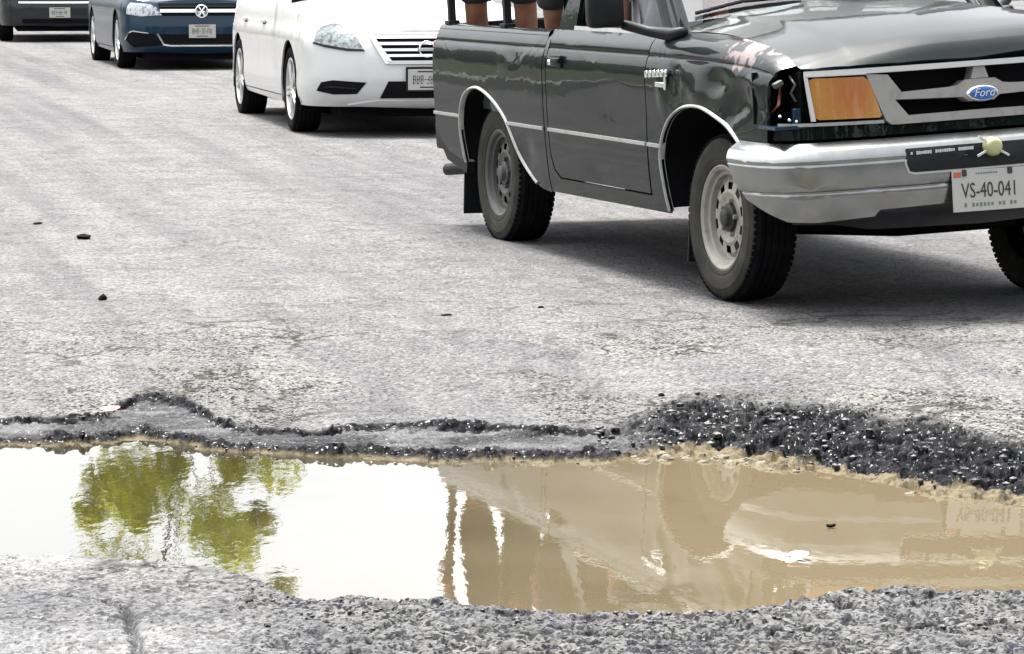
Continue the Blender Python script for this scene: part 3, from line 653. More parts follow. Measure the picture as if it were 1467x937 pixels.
# cowl, windshield, pillars, roof
def gy(z): return .700 - (z - 1.06) * .21
def shield(u, v):                       # u across -1..1, v 0..1 from cowl to roof
    z = 1.125 + v * .395; s = -.50 - v * .50 - .07 * u * u * (1 - .3 * v); return (s, u * (.655 - v * .075), z - .03 * u * u * (1 - v))
cowl = MB().grid([[(-.60 + a * .11, y, (1.150 if a else 1.118) - .075 * (abs(y) / .69) ** 2.2 - .012) for y in np.linspace(-.68, .68, 21)] for a in (0, .5, 1)]).build('cowl', M['black'], truck, True, ROLL)
wsh = patch('windshield', [(-1, .02), (1, .02), (.985, .98), (-.985, .98)], shield, M['glass'], truck, .15, .15, off=-.004, flange=0, xf=ROLL)
for sg in (-1, 1):
    fl = sg > 0
    def gl(s, z, sg=sg): return (s, sg * gy(z), z)
    MB().grid([[(s, sg * (gy(z) + d), z) for s, z, d in ((-.40 - t_ * .56, 1.065 + t_ * .465, .0), (-.44 - t_ * .56, 1.07 + t_ * .465, .012), (-.49 - t_ * .56, 1.068 + t_ * .462, .006))] + [(-.49 - t_ * .56, sg * (gy(1.06 + t_ * .46) - .05), 1.068 + t_ * .462)] for t_ in np.linspace(0, 1, 8)]).build('windshield_pillar', M['paint'], truck, True, ROLL)
    dr = [o for o in truck.children if o.name.startswith('door')][0 if sg < 0 else 1]
    patch('window_frame', [(-1.80, 1.05), (-1.70, 1.05), (-1.66, 1.49), (-1.10, 1.49), (-1.08, 1.525), (-1.74, 1.525)], gl, M['paint'], dr, .2, .1, off=.006, flange=.03, flip=not fl if False else fl, xf=ROLL)
    patch('window_frame', [(-.66, 1.05), (-.60, 1.05), (-1.10, 1.505), (-1.13, 1.49), (-.66, 1.075)], gl, M['black'], dr, .2, .1, off=.005, flange=.03, flip=fl, xf=ROLL)
    patch('window_glass', [(-1.70, 1.16), (-.72, 1.16), (-.70, 1.09), (-1.11, 1.49), (-1.66, 1.49)], gl, M['glass'], dr, .2, .1, off=-.005, flange=0, flip=fl, xf=ROLL) if sg > 0 else None
    patch('belt_strip', [(-1.70, 1.052), (-.64, 1.052), (-.64, 1.07), (-1.70, 1.07)], gl, M['trim'], dr, .3, .05, off=.012, flange=.03, flip=fl, xf=ROLL)
    patch('cab_corner', [(-1.915, 1.05), (-1.80, 1.05), (-1.745, 1.53), (-1.80, 1.535), (-1.86, 1.50)], gl, M['paint'], truck, .1, .08, off=.004, flange=.03, flip=fl, xf=ROLL)
def roof_surf(s, y): return (s, y, 1.53 + .055 * (1 - (abs(y) / .60) ** 2.5) - .05 * max(0, (s + 1.12) / .12) ** 2 - .03 * max(0, (-1.75 - s) / .1) ** 2)
patch('roof', [(-1.84, -.598), (-1.02, -.598), (-.985, -.3), (-.98, 0), (-.985, .3), (-1.02, .598), (-1.84, .598)], roof_surf, M['paint'], truck, .1, .1, flange=.03, xf=ROLL)
MB().prism([(-.70, .62), (.70, .62), (.70, 1.07), (-.70, 1.07)], 'x', -1.905, -1.88).build('cab_rear_wall', M['paint'], truck, False, ROLL)
def rwin(y, v): return (-1.895 + (v - 1.07) * .13, y, v)
rw = MB().grid([[rwin(y, z) for y in (-.69, -.60)] for z in (1.07, 1.5)]).grid([[rwin(y, z) for y in (.60, .69)] for z in (1.07, 1.5)]).grid([[rwin(y, z) for y in (-.6, .6)] for z in (1.44, 1.53)]).grid([[rwin(y, z) for y in (-.6, .6)] for z in (1.07, 1.13)])
rw.build('rear_window_frame', M['paint'], truck, False, ROLL)
MB().grid([[rwin(y, z) for y in (-.6, .6)] for z in (1.13, 1.44)]).build('rear_window', M['glass'], truck, False, ROLL)
# cab inside: floor, bench, dashboard, wheel
MB().box((-1.2, 0, .50), (1.3, 1.45, .06)).box((-.62, 0, .95), (.22, 1.34, .26), None, .04).build('dashboard', M['interior'], truck, False, ROLL)
MB().box((-1.45, 0, .72), (.52, 1.3, .18), None, .05).box((-1.72, 0, .98), (.16, 1.3, .58), Matrix.Rotation(R(-10), 3, 'Y'), .05).build('bench_seat', M['interior'], truck, False, ROLL)
st = MB(); rt = Matrix.Rotation(R(-62), 3, 'Y')
for k in range(24):
    a0 = 2 * math.pi * k / 24; a1 = 2 * math.pi * (k + 1) / 24
    st.tube([Vector((-.93, .36, 1.02)) + rt @ Vector((.19 * math.cos(a), .19 * math.sin(a), 0)) for a in (a0, a1)], .014, 8, False)
st.tube([(-.93, .36, 1.02), (-.68, .36, .93)], .03, 8).build('steering_wheel', M['black'], truck, True, ROLL)
# wipers
for y0, y1 in ((-.60, -.14), (-.05, .42)):
    MB().tube([shield(y0 / .66, .05)[:2] + (shield(y0 / .66, .05)[2] + .015,), shield((y0 + .2) / .66, .09)[:2] + (shield((y0 + .2) / .66, .09)[2] + .022,), shield(y1 / .66, .10)[:2] + (shield(y1 / .66, .10)[2] + .015,)], .008, 6).build('wiper', M['black'], truck, False, ROLL)
# passenger-side mirror, seen from its dark back
for sg in (-1, 1):
    dr = [o for o in truck.children if o.name.startswith('door')][0 if sg < 0 else 1]
    mir = MB().box((-.70, sg * .935, 1.175), (.09, .150, .155), Matrix.Rotation(R(sg * 6), 3, 'Z'), .028).build('mirror', M['black'], dr, True, ROLL)
    MB().tube([(-.70, sg * .86, 1.105), (-.62, sg * .78, 1.075), (-.50, sg * .725, 1.06), (-.40, sg * .715, 1.075)], [.020, .022, .028, .018], 8).build('mirror_arm', M['black'], dr, True, ROLL)

# front end: dark backing, grille, lamps
FAS = Skirt([(.735, 0), (.731, .3), (.716, .5), (.690, .65), (.655, .725), (.60, .768), (.5, .785)], lambda z, nx, x: .10 * (z - .72))
kw = dict(xf=ROLL)
patch('front_backing', [(-.72, .66), (.72, .66), (.72, .95), (-.72, .95)], FAS, M['void'], truck, .06, .1, off=-.075, flange=0, **kw)
patch('front_panel', [(-.86, .70), (.86, .70), (.86, .752), (-.86, .752)], FAS, M['paint'], truck, .05, .03, off=-.012, flange=.03, **kw)
patch('panel_highlight', [(-.80, .750), (-.395, .744), (-.395, .756), (-.80, .762)], FAS, M['trim'], truck, .05, .02, off=.004, flange=.02, **kw)  # pale strip painted in for the bright reflection along the panel
gr = patch('grille', [(-.69, .927), (.69, .927), (.69, .947), (-.69, .947)], FAS, M['white'], truck, .05, .02, off=.012, flange=.04, **kw)
for sg in (-1, 1):
    mir_ = lambda P: [(sg * -u, z) for u, z in P]
    fr = lambda nm, P, off=.008: patch(nm, mir_(P), FAS, M['grille_grey'], gr, .04, .03, off=off, flange=.06, **kw)
    fr('grille_frame', [(-.455, .925), (-.37, .918), (-.322, .854), (-.348, .825), (-.30, .766), (-.046, .768), (-.0, .768), (-.0, .736), (-.366, .736), (-.388, .752), (-.402, .785)])
    fr('grille_bar', [(-.325, .852), (-.12, .858), (-.09, .862), (-.06, .88), (-.0, .88), (-.0, .80), (-.05, .80), (-.075, .818), (-.345, .826)], .004)
    fr('grille_bar', [(-.022, .925), (-.0, .925), (-.0, .882), (-.036, .882)], .002)
    # headlamp
    hl = patch('headlight', mir_([(-.672, .915), (-.655, .921), (-.465, .917), (-.444, .899), (-.404, .774), (-.412, .765), (-.640, .770), (-.656, .778)]), FAS, M['amber'] if sg < 0 else M['lens'], truck, .03, .03, off=.010, flange=.03, **kw)
    if sg < 0: hl['label'] = 'amber tinted headlight lens'
    for P in ([(-.690, .926), (-.690, .934), (-.455, .930), (-.455, .924)], [(-.690, .926), (-.676, .924), (-.654, .766), (-.668, .766)]):
        patch('lamp_trim', mir_(P), FAS, M['white'], hl, .04, .03, off=.016, flange=.04, **kw)
# the empty corner-lamp socket on the passenger side, with its wires; the other corner still has its lamp
cav = MB().prism([(-.795, .755), (-.672, .755), (-.672, .945), (-.795, .945)], 'x', .45, .46)
cav.prism([(.46, .755), (.62, .755), (.62, .945), (.46, .945)], 'y', -.675, -.668)
cav.build('lamp_socket', M['void'], truck, False, ROLL)
MB().box((.585, -.735, .748), (.16, .13, .012)).build('socket_floor', M['blue_paint'], truck, False, ROLL)
w_ = MB().tube([(.56, -.765, .80), (.60, -.755, .83), (.58, -.74, .87), (.61, -.75, .91)], .006, 6).build('wire', M['copper'], truck, True, ROLL)
MB().tube([(.58, -.70, .93), (.62, -.695, .90), (.60, -.705, .87), (.63, -.70, .84)], .005, 6).build('wire', M['grey_steel'], truck, True, ROLL)
MB().box((.60, -.755, .905), (.03, .035, .02), Matrix.Rotation(R(25), 3, 'X'), .004).build('bracket', M['grey_steel'], truck, True, ROLL)
MB().box((.63, -.70, .785), (.02, .03, .06), None, .004).build('bracket', M['blue_paint'], truck, True, ROLL)
for p in ((.645, -.735, .775), (.64, -.705, .768), (.63, -.765, .79)):
    MB().lathe([(0, .008), (.004, .008), (.006, 0)], p, 'x', 10).build('screw', M['chrome'], truck, True, ROLL)
patch('corner_lamp', [(.700, .765), (.86, .765), (.86, .94), (.705, .925)], FAS, M['amber'], truck, .03, .04, off=.006, flange=.03, **kw)

# front bumper
def binset(z, nx, x): return tab([(.36, .060), (.40, .036), (.44, .022), (.508, .010), (.514, .014), (.520, .004), (.60, .0), (.612, .001), (.617, .005), (.622, .001), (.635, .006), (.655, .020), (.675, .042), (.692, .075)], z)
BUM = Skirt([(.822, 0), (.818, .35), (.798, .58), (.752, .745), (.655, .835), (.50, .868), (.33, .872)], binset)
ue = BUM.u[-1]; u5 = BUM.ux(.50); u8 = BUM.uy(.80)
pl = [(-ue, .690), (-ue, .655), (-(ue + u5) / 2 - .01, .568), (-u5, .485), (-u8, .408), (-.70, .402), (-.475, .412), (-.455, .436), (-.18, .440)]
bump = patch('front_bumper', pl + [(-u, z) for u, z in pl[::-1]], BUM, M['silver'], truck, .05, .03, flange=.03, vcuts=(.508, .514, .520, .612, .617, .622, .64, .665, .683), **kw)
patch('bumper_pad', [(-.355, .60), (-.345, .571), (-.325, .565), (.325, .565), (.345, .571), (.355, .60), (.352, .648), (-.352, .648)], BUM, M['black'], bump, .05, .03, off=.006, flange=.012, **kw)
patch('bumper_pad_edge', [(-.362, .60), (-.35, .565), (-.325, .557), (.325, .557), (.35, .565), (.362, .60), (.362, .612), (-.362, .612)], BUM, M['white'], bump, .05, .03, off=.003, flange=.012, **kw)
patch('lower_valance', [(-u8 - .02, .368), (.0, .345), (u8 + .02, .368), (u8, .44), (-u8, .44)], BUM, M['navy_paint'], truck, .06, .04, off=-.045, flange=.03, **kw)
# small white lettering marks on the pad (too small to read)
marks = MB(); uu = -.335; random.seed(3)
for wlen in (1, 7, 9, 7):
    for k in range(wlen):
        hgt_ = random.choice((.009, .011, .012)); x_, y_, z_ = BUM(uu, .634 + .012 * (uu + .33)); marks.box((x_ + .0075, y_, z_), (.003, .0065, hgt_)); uu += .0088
    uu += .014
marks.build('lettering', M['white'], bump, False, ROLL)
x_, y_, z_ = BUM(-.012, .636)
disc = MB().lathe([(0, .040), (.020, .040), (.028, .036), (.034, .026), (.036, 0)], (x_, y_, z_), 'x', 28).build('round_reflector', M['pale_yellow'], bump, True, ROLL)
for a in (145, 205, -30):
    c, s = math.cos(R(a)), math.sin(R(a)); MB().box((x_ + .02, y_ + c * .05, z_ + s * .05), (.006, .045, .009), Matrix.Rotation(R(a), 3, 'X'), .002).build('strap', M['white'], disc, False, ROLL)
# number plate
px_ = BUM(-.03, .48)[0] + .022
PM = Matrix.Translation((px_, -.032, .480)) @ Matrix.Rotation(R(-4), 4, 'Y') @ Matrix.Rotation(R(-.8), 4, 'X')
plate = MB().box((0, 0, 0), (.004, .30, .152), None, .0018).build('number_plate', M['plate_white'], truck, False, ROLL @ PM)
TM = Matrix(((0, 0, 1, 0), (1, 0, 0, 0), (0, 1, 0, 0), (0, 0, 0, 1)))                 # text XY -> plate YZ
text('plate_number', 'VS-40-041', .068, M['ink'], plate, ROLL @ PM @ Matrix.Translation((.0028, 0, -.002)) @ TM @ Matrix.Diagonal((.80, 1.15, 1, 1)))
q = MB(); random.seed(5)
for k in range(14):
    if k not in (1, 8, 11): q.box((.0028, -.10 + k * .0155, -.052), (.001, .009, random.choice((.012, .015))))
for k in range(9): q.box((.0028, -.05 + k * .010, .062), (.001, .006, .006))
q.build('plate_small_print', M['ink_green'], plate, False, ROLL @ PM)['kind'] = 'stuff'
MB().box((.0028, -.128, .060), (.001, .03, .02)).build('plate_sticker', M['ink_red'], plate, False, ROLL @ PM)
for y in (-.10, .085): MB().box((.004, y, .066), (.006, .018, .024), None, .002).build('plate_clip', M['ink'], plate, False, ROLL @ PM)
# blue oval emblem
ex, ey, ez = FAS(0, .828)
EM = Matrix.Translation((ex + .022, ey, ez)) @ Matrix.Rotation(R(-5), 4, 'Y')
def oval(a, b, x0, x1, n=32):
    q = MB(); q.grid([[(x1, a * k * math.cos(2 * math.pi * i / n), b * k * math.sin(2 * math.pi * i / n)) for i in range(n + 1)] for k in (.01, .5, .9)] + [[(x0, a * math.cos(2 * math.pi * i / n), b * math.sin(2 * math.pi * i / n)) for i in range(n + 1)]]); return q
emb = oval(.066, .031, -.02, .0, 32).build('emblem', M['chrome'], gr, True, ROLL @ EM)
oval(.060, .026, -.003, .003, 32).build('emblem_field', M['emblem_blue'], emb, True, ROLL @ EM)
text('emblem_script', 'Ford', .044, M['white'], emb, ROLL @ EM @ Matrix.Translation((.0045, 0, .001)) @ TM, .0008, .35)

# bed: floor, inner walls, tailgate, rail tops, lamps, rear bumper, rack
MB().box((-2.73, 0, .665), (1.60, 1.36, .03)).build('bed_floor', M['bed_liner'], truck, False, ROLL)
for sg in (-1, 1):
    MB().box((-2.73, sg * .675, .85), (1.60, .02, .36)).build('bed_inner_wall', M['bed_liner'], truck, False, ROLL)
    MB().grid([[(s, sg * y, z) for y, z in ((.752, 1.030), (.742, 1.046), (.725, 1.052), (.69, 1.050), (.672, 1.02))] for s in np.linspace(-3.545, -1.93, 14)]).build('bed_rail', M['paint'], truck, True, ROLL)
    MB().box((-2.5, sg * .672, .72), (.75, .14, .16), None, .04).build('wheel_tub', M['bed_liner'], truck, False, ROLL)
    MB().box((-3.555, sg * .745, .84), (.03, .075, .26), None, .01).build('tail_lamp', M['tail_red'], truck, False, ROLL)
    # tall posts of the bed rack
    for s in (-3.45, -2.60):
        MB().box((s, sg * .715, 1.52), (.034, .034, .96), None, .003).box((s, sg * .715, 1.058), (.075, .055, .018), None, .003).build('rack_post', M['black'], truck, False, ROLL)
    MB().box((-3.02, sg * .715, 2.02), (.92, .034, .034)).build('rack_rail', M['black'], truck, False, ROLL)
MB().box((-3.55, 0, .85), (.05, 1.36, .40), None, .012).build('tailgate', M['paint'], truck, False, ROLL)
MB().box((-1.94, 0, .85), (.03, 1.40, .40)).build('bed_front_wall', M['bed_liner'], truck, False, ROLL)
MB().box((-3.66, 0, .50), (.14, 1.50, .14), None, .02).build('rear_bumper', M['black'], truck, False, ROLL)
MB().prism([(-3.60, .50), (-3.46, .395), (-3.16, .345), (-3.14, .40), (-3.40, .46), (-3.56, .545)], 'y', -.775, -.735).build('bumper_end', M['black'], truck, False, ROLL)
MB().box((-3.32, -.648, .225), (.012, .165, .27), Matrix.Rotation(R(4), 3, 'Y'), .004).build('mud_flap', M['black'], truck, False)
MB().box((-3.42, .665, .21), (.012, .20, .27), Matrix.Rotation(R(4), 3, 'Y'), .004).build('mud_flap', M['black'], truck, False)
MB().box((-.46, -.60, .24), (.012, .20, .26), Matrix.Rotation(R(6), 3, 'Y'), .004).build('mud_flap', M['black'], truck, False)
MB().tube([(-3.0, -.50, .33), (-3.40, -.62, .31), (-3.64, -.715, .285)], .030, 12, True).build('exhaust_pipe', M['black'], truck, True)
# chassis, with wide low plates added to block light underneath
ch = MB()
for sg in (-1, 1): ch.box((-1.55, sg * .42, .42), (4.1, .07, .13)); ch.box((-.25, sg * .40, .36), (.7, .12, .12))
ch.box((-1.3, 0, .47), (3.6, .8, .08)).box((-1.35, 0, .385), (1.5, 1.24, .05)).box((.28, 0, .375), (.62, 1.1, .05)).box((-3.35, 0, .40), (.4, 1.2, .05)).box((.1, 0, .38), (.6, .6, .16)).tube([(-2.74, -.62, .322), (-2.74, .62, .322)], .05, 10).lathe([(.0, -.14), (.1, -.1), (.13, 0), (.1, .1), (0, .14)], (-2.74, 0, .322), 'y', 16)
ch.tube([(0, -.6, .30), (-.02, 0, .27), (0, .6, .30)], .04, 8).tube([(-1.4, .1, .36), (-2.7, .05, .33)], .04, 8).box((-1.7, .3, .36), (.9, .35, .2))
ch.build('chassis', M['void'], truck, False)
WD = wheel_meshes(.3225, .192, .198, 'steel', 'truck')
mF = dict(tyre=M['rubber'], sidewall=M['sidewall'], rim=M['cream'], hub=M['hub']); mR = dict(tyre=M['rubber'], sidewall=M['sidewall'], rim=M['grey_steel'], hub=M['grey_steel'])
set_wheel(truck, WD, mF, (-.03, -.652, .3225), False, R(1.5), .2); set_wheel(truck, WD, mF, (-.03, .652, .3225), True, R(1.5), .9)
set_wheel(truck, WD, mR, (-2.765, -.652, .3225), False, 0, 1.4); set_wheel(truck, WD, mR, (-2.765, .652, .3225), True, 0, .5)

# ------------------------------------------------------------------ sedans
def arch_pts(cx_, r, z0, zc, n=18):
    a0 = math.asin((z0 - zc) / r); return [(cx_ - r * math.cos(a), zc + r * math.sin(a)) for a in np.linspace(a0, math.pi - a0, n)]
def sedan(name, label, pos, th, paint, sp):
    """origin under the front axle centre, x forward"""
    c = thing(name, label, 'car', pos, R(th) - math.pi / 2)
    wb, hw, Rt = sp['wb'], sp['hw'], sp['Rt']
    def inset(z, nx, x):
        w = max(0, nx) ** 1.5; wr = max(0, -nx) ** 1.5
        return w * tab(sp['front'], z) + wr * tab(sp['rear'], z) + (1 - w - wr) * tab(sp['side'], z)
    K = Skirt(sp['outline'], inset, 12)
    U = lambda x: K.ux(x)
    zt = lambda u: tab(sp['top'], abs(u))
    zb = sp['zb']
    ar = sp['ra']; zc = Rt
    fa = [(U(x), z) for x, z in arch_pts(0, ar, zb + .02, zc)]      # front arch, u grows to the rear
    fa = sorted(fa, key=lambda p: p[0]); ra_ = sorted([(U(x), z) for x, z in arch_pts(-wb, ar, zb + .02, zc)], key=lambda p: p[0])
    def topline(u0, u1, n=14): return [(u, zt(u)) for u in np.linspace(u0, u1, n)]
    u_b = fa[0][0]; xd1, xd2, xd3 = sp['doors']
    g = .004
    # nose and bumper in one piece from arch to arch
    tl = topline(-u_b - .0, u_b, 41)
    zb_f = lambda u: zb + sp.get('chin', 0) * min(1, abs(u) / .5)
    bum_ = patch('front_bumper', [(u, zb_f(u)) for u in np.linspace(-u_b, u_b, 25)] + tl[::-1], K, paint, c, .06, .05)
    mids = [(x) for x in ()]
    for sg in (-1, 1):
        sgp = lambda P: [(sg * u, z) for u, z in P]
        u1, u2, u3 = U(xd1), U(xd2), U(xd3)
        fen_ = patch('fender', sgp([(u_b + g, zt(u_b))] + [(u_b + g, fa[0][1])] + fa[1:] + [(u1 - g, zb + .02)] + topline(u1 - g, u_b + g)), K, paint, c, .07, .05)
        d1 = patch('door', sgp([(u1, zb + .06), (u2 - g, zb + .06)] + topline(u2 - g, u1)), K, paint, c, .09, .05)
        rl = [p for p in ra_ if p[0] < u3]
        d2 = patch('door', sgp([(u2, zb + .06), (rl[0][0] - .03, zb + .06)] + [(u - .012, z + .004) for u, z in rl] + [(u3 - g, rl[-1][1] + .03)] + topline(u3 - g, u2)), K, paint, c, .09, .05)
        patch('sill', sgp([(u1, zb), (ra_[0][0], zb + .02), (ra_[0][0] - .03, zb + .052), (u1, zb + .052)]), K, paint, c, .2, .05)
        uend = K.u[-1]
        patch('rear_quarter', sgp([(u3, rl[-1][1] + .035)] + [p for p in ra_ if p[0] > u3 + .01] + [(uend, zb + .02)] + topline(uend, u3)), K, paint, c, .09, .05)
        for d_, ux_ in ((d1, u2 - .22), (d2, u3 - .16)):
            p = K(sg * ux_, .80); MB().box((p[0], p[1] + sg * .012, .80), (.17, .022, .028), None, .01).build('door_handle', paint, d_, True)
            MB().box((p[0], p[1] + sg * .002, .783), (.13, .012, .018), None, .004).build('handle_recess', M['void'], d_, False)
        for cx_ in (0, -wb):
            o_ = arch_pts(cx_, ar + .015, zb + .02, zc, 20); yo = hw - .02
            MB().grid([[(x, sg * y, z) for x, z in o_] for y in (yo, yo - .3)]).build('wheel_housing', M['void'], c, True)
        # side glass and frame
        B_ = sp['belt']; yb = hw - .10
        def gs(x, z, sg=sg): return (x, sg * (yb - (z - B_) * .38 - .03 * max(0, (-x - 1.6)) ** 2), z)
        wp = sp['glass_side']; fl = sg > 0
        patch('side_glass', wp, gs, M['tint'], c, .2, .12, off=.006, flange=.01, flip=fl)
        patch('cabin_side', [(sp['ws'][0], B_ - .05), (sp['ws'][2], sp['rz'] - .03)] + [(sp['bl'][2], sp['rz'] - .03), (sp['bl'][0], B_ - .05)], gs, paint, c, .2, .12, off=0, flange=.01, flip=fl)
        mr_ = MB().box((sp['ws'][0] - .42, sg * (hw + .06), B_ + .06), (.10, .20, .13), None, .04).build('mirror', paint, d1, True)
    # hood and trunk: rows from side to side
    def cap(nm, u0, u1, crown, m_, n=22):
        rows = []
        for u in np.linspace(u0, u1, n):
            p = K(u, zt(u)); ye = max(p[1], .002)
            rows.append([(p[0] + .02 * crown(u) * 0, ye * k, p[2] + crown(u) * (1 - abs(k) ** 2.4)) for k in np.linspace(-1, 1, 17)])
        return MB().grid(rows).build(nm, m_, c, True)
    uw = U(sp['ws'][0] + .05)
    cap('hood', .004, uw, lambda u: .075 * min(1, (u / uw) * 2.2), paint, 34)
    cap('rear_deck', U(sp['bl'][0] + .1), K.u[-1] - .004, lambda u: .03, paint, 16)
    B_ = sp['belt']; ws, bl = sp['ws'], sp['bl']
    yb = hw - .10; yr_ = yb - (sp['rz'] - B_) * .38
    def quad(nm, x0, z0, y0, x1, z1, y1, m_, bow=.06, crown=.0):
        rows = []
        for t_ in np.linspace(0, 1, 6):
            y = y0 + (y1 - y0) * t_; x = x0 + (x1 - x0) * t_; z = z0 + (z1 - z0) * t_
            rows.append([(x - bow * k * k, y * k, z + crown * (1 - k * k)) for k in np.linspace(-1, 1, 11)])
        return MB().grid(rows).build(nm, m_, c, True)
    quad('windshield', ws[0] + .06, B_ - .0, yb + .01, ws[2] + .06, sp['rz'], yr_, M['tint'], .08, .03)
    quad('roof', ws[2] + .06, sp['rz'], yr_, bl[2] - .03, sp['rz'] - .02, yr_ - .02, paint, .05, .04)
    quad('rear_window', bl[2] - .03, sp['rz'] - .02, yr_ - .02, bl[0] - .02, B_ - .02, yb - .03, M['tint'], .0, .02)
    # underside
    xr = -(wb + .6)
    MB().box((xr / 2 + .2, 0, zb + .10), (abs(xr) + .4 + .5, 2 * (hw - .28), .16)).build('underbody', M['void'], c, False)
    MB().box((-(wb + .5) / 2 + .36, 0, zb - .015), (wb + 1.2, 2 * (hw - .27), .10)).build('shade_slab', M['void'], c, False)  # slab added below the body, blocks light to blacken the shadow
    mw = dict(tyre=M['rubber'], sidewall=M['rubber'], rim=M['alloy'], hub=M['void'])
    W_ = wheel_meshes(Rt, .205, Rt - .092, 'alloy', name)
    for x, y, fl in ((0, -hw + .115, False), (0, hw - .115, True), (-wb, -hw + .115, False), (-wb, hw - .115, True)): set_wheel(c, W_, mw, (x, y, Rt), fl, 0, x + y)
    return c, K, bum_

def ring(nm, K, u, z, ro, ri, m_, parent, off=.012, n=32):
    x, y, zz = K(u, z); q = MB()
    q.grid([[(x + o, y + r * math.cos(2 * math.pi * i / n), zz + r * math.sin(2 * math.pi * i / n)) for i in range(n + 1)] for r, o in ((ro, off - .02), (ro, off), ((ro + ri) / 2, off + .004), (ri, off), (ri, off - .02))]); return q.build(nm, m_, parent, True)
def front_plate(c, K, u, z, label, code):
    x, y, zz = K(u, z); nx = K.at(u)[2]; PM_ = Matrix.Translation((x + .02, y, zz))
    p = MB().box((0, 0, 0), (.006, .305, .15), None, .002).build('number_plate', M['plate_white'], c, False, PM_)
    q = MB(); random.seed(code)
    yy = -.118
    for k in range(9):                                     # strokes too small to read
        if k in (3, 6): q.box((.0038, yy + .006, 0), (.001, .010, .008)); yy += .016; continue
        for (a, b, w_, h_) in ((0, 0, .005, .058), (.015, .004, .005, .046), (.0075, .028, .014, .006), (.0075, 0, .014, .006), (.0075, -.028, .014, .006)):
            if random.random() < .72: q.box((.0038, yy + a + .003, b), (.001, w_, h_))
        yy += .0285
    q.box((.0038, 0, .058), (.001, .16, .010)).box((.0038, 0, -.055), (.001, .13, .010))
    q.build('plate_marks', M['ink'], p, False, PM_)['kind'] = 'stuff'
    return p

# white sedan
sp_w = dict(wb=2.70, hw=.88, Rt=.318, zb=.20, ra=.365, doors=(-.46, -1.50, -2.45), belt=.98, rz=1.45, chin=.015,
  outline=[(.93, 0), (.925, .25), (.90, .45), (.84, .63), (.74, .76), (.58, .845), (.35, .872), (0, .88), (-1.3, .88), (-2.7, .875), (-3.2, .85), (-3.5, .76), (-3.62, .5), (-3.66, .2), (-3.67, 0)],
  front=[(.2, .09), (.26, .03), (.34, .0), (.42, .005), (.5, .02), (.6, .05), (.7, .10), (.76, .16), (.84, .28), (.9, .4)],
  rear=[(.2, .08), (.3, .02), (.5, 0), (.7, .02), (.9, .06), (1.05, .12)],
  side=[(.2, .035), (.26, .015), (.36, .0), (.5, .004), (.66, .0), (.72, .004), (.80, .022), (.88, .034), (1.0, .06)],
  top=[(0, .748), (.4, .758), (.6, .775), (.8, .80), (1.0, .835), (1.3, .885), (1.8, .935), (2.6, .965), (4.0, 1.0), (4.8, 1.02), (5.4, 1.02), (6, 1.0)],
  ws=(-.40, .98, -1.15), bl=(-3.0, .98, -2.35), glass_side=[(-.95, 1.0), (-1.30, 1.38), (-2.25, 1.38), (-2.65, 1.02)])
wc, K, wb_ = sedan('white_sedan', 'white sedan with a wide slatted grille close behind the dark pickup', (-.8148, 23.7055, .05), 13, M['white_paint'], sp_w)
for sg in (-1, 1):
    G = lambda P: [(sg * u, z) for u, z in P]
    h_ = patch('headlight', G([(.90, .675), (.905, .74), (.88, .79), (.80, .818), (.70, .806), (.60, .765), (.52, .70), (.475, .628), (.60, .632), (.80, .66)]), K, M['lens'], wc, .04, .04, off=.005, flange=.012)
    patch('lamp_edge', G([(.905, .68), (.80, .662), (.60, .634), (.475, .628), (.465, .616), (.60, .618), (.80, .645), (.91, .668)]), K, M['black'], h_, .05, .05, off=.008, flange=.01)
    patch('fog_recess', G([(.845, .330), (.80, .392), (.70, .408), (.45, .392), (.52, .310), (.70, .306)]), K, M['void'], wb_, .05, .05, off=.003, flange=.0)
    patch('fog_slat', G([(.80, .348), (.72, .364), (.52, .352), (.52, .344), (.72, .354)]), K, M['black'], wb_, .05, .05, off=.012, flange=.012)
gw = patch('grille', [(-.42, .735), (.42, .735), (.26, .525), (-.26, .525)], K, M['void'], wc, .05, .05, off=.003, flange=.0)
for z0, z1, a, b in ((.700, .722, .41, .40), (.655, .675, .375, .36), (.612, .630, .34, .33), (.572, .590, .31, .30), (.520, .545, .31, .28)):
    patch('grille_slat', [(-a, z1), (a, z1), (b, z0), (-b, z0)], K, M['chrome'] if z0 != .52 else M['white_paint'], gw, .06, .03, off=.014, flange=.016)
for sg in (-1, 1): patch('grille_side', [(sg * .445, .742), (sg * .41, .742), (sg * .25, .525), (sg * .31, .525)], K, M['chrome'], gw, .05, .04, off=.012, flange=.014)
ring('emblem', K, 0, .628, .062, .050, M['chrome'], gw, .022)
x_, y_, z_ = K(0, .628); MB().box((x_ + .026, 0, z_), (.008, .15, .022), None, .003).build('emblem_bar', M['chrome'], gw, False)
patch('lower_intake', [(-.355, .278), (-.293, .40), (.293, .40), (.355, .278)], K, M['void'], wb_, .05, .05, off=.003, flange=.0)
patch('lower_lip', [(-.60, .238), (-.36, .228), (.36, .228), (.60, .238), (.36, .270), (-.36, .270)], K, M['white_paint'], wb_, .05, .03, off=.018, flange=.02)
MB().box((K(0, .415)[0] + .014, 0, .415), (.01, .335, .18), None, .004).build('plate_holder', M['black'], wc, False)
front_plate(wc, K, 0, .412, '', 12)

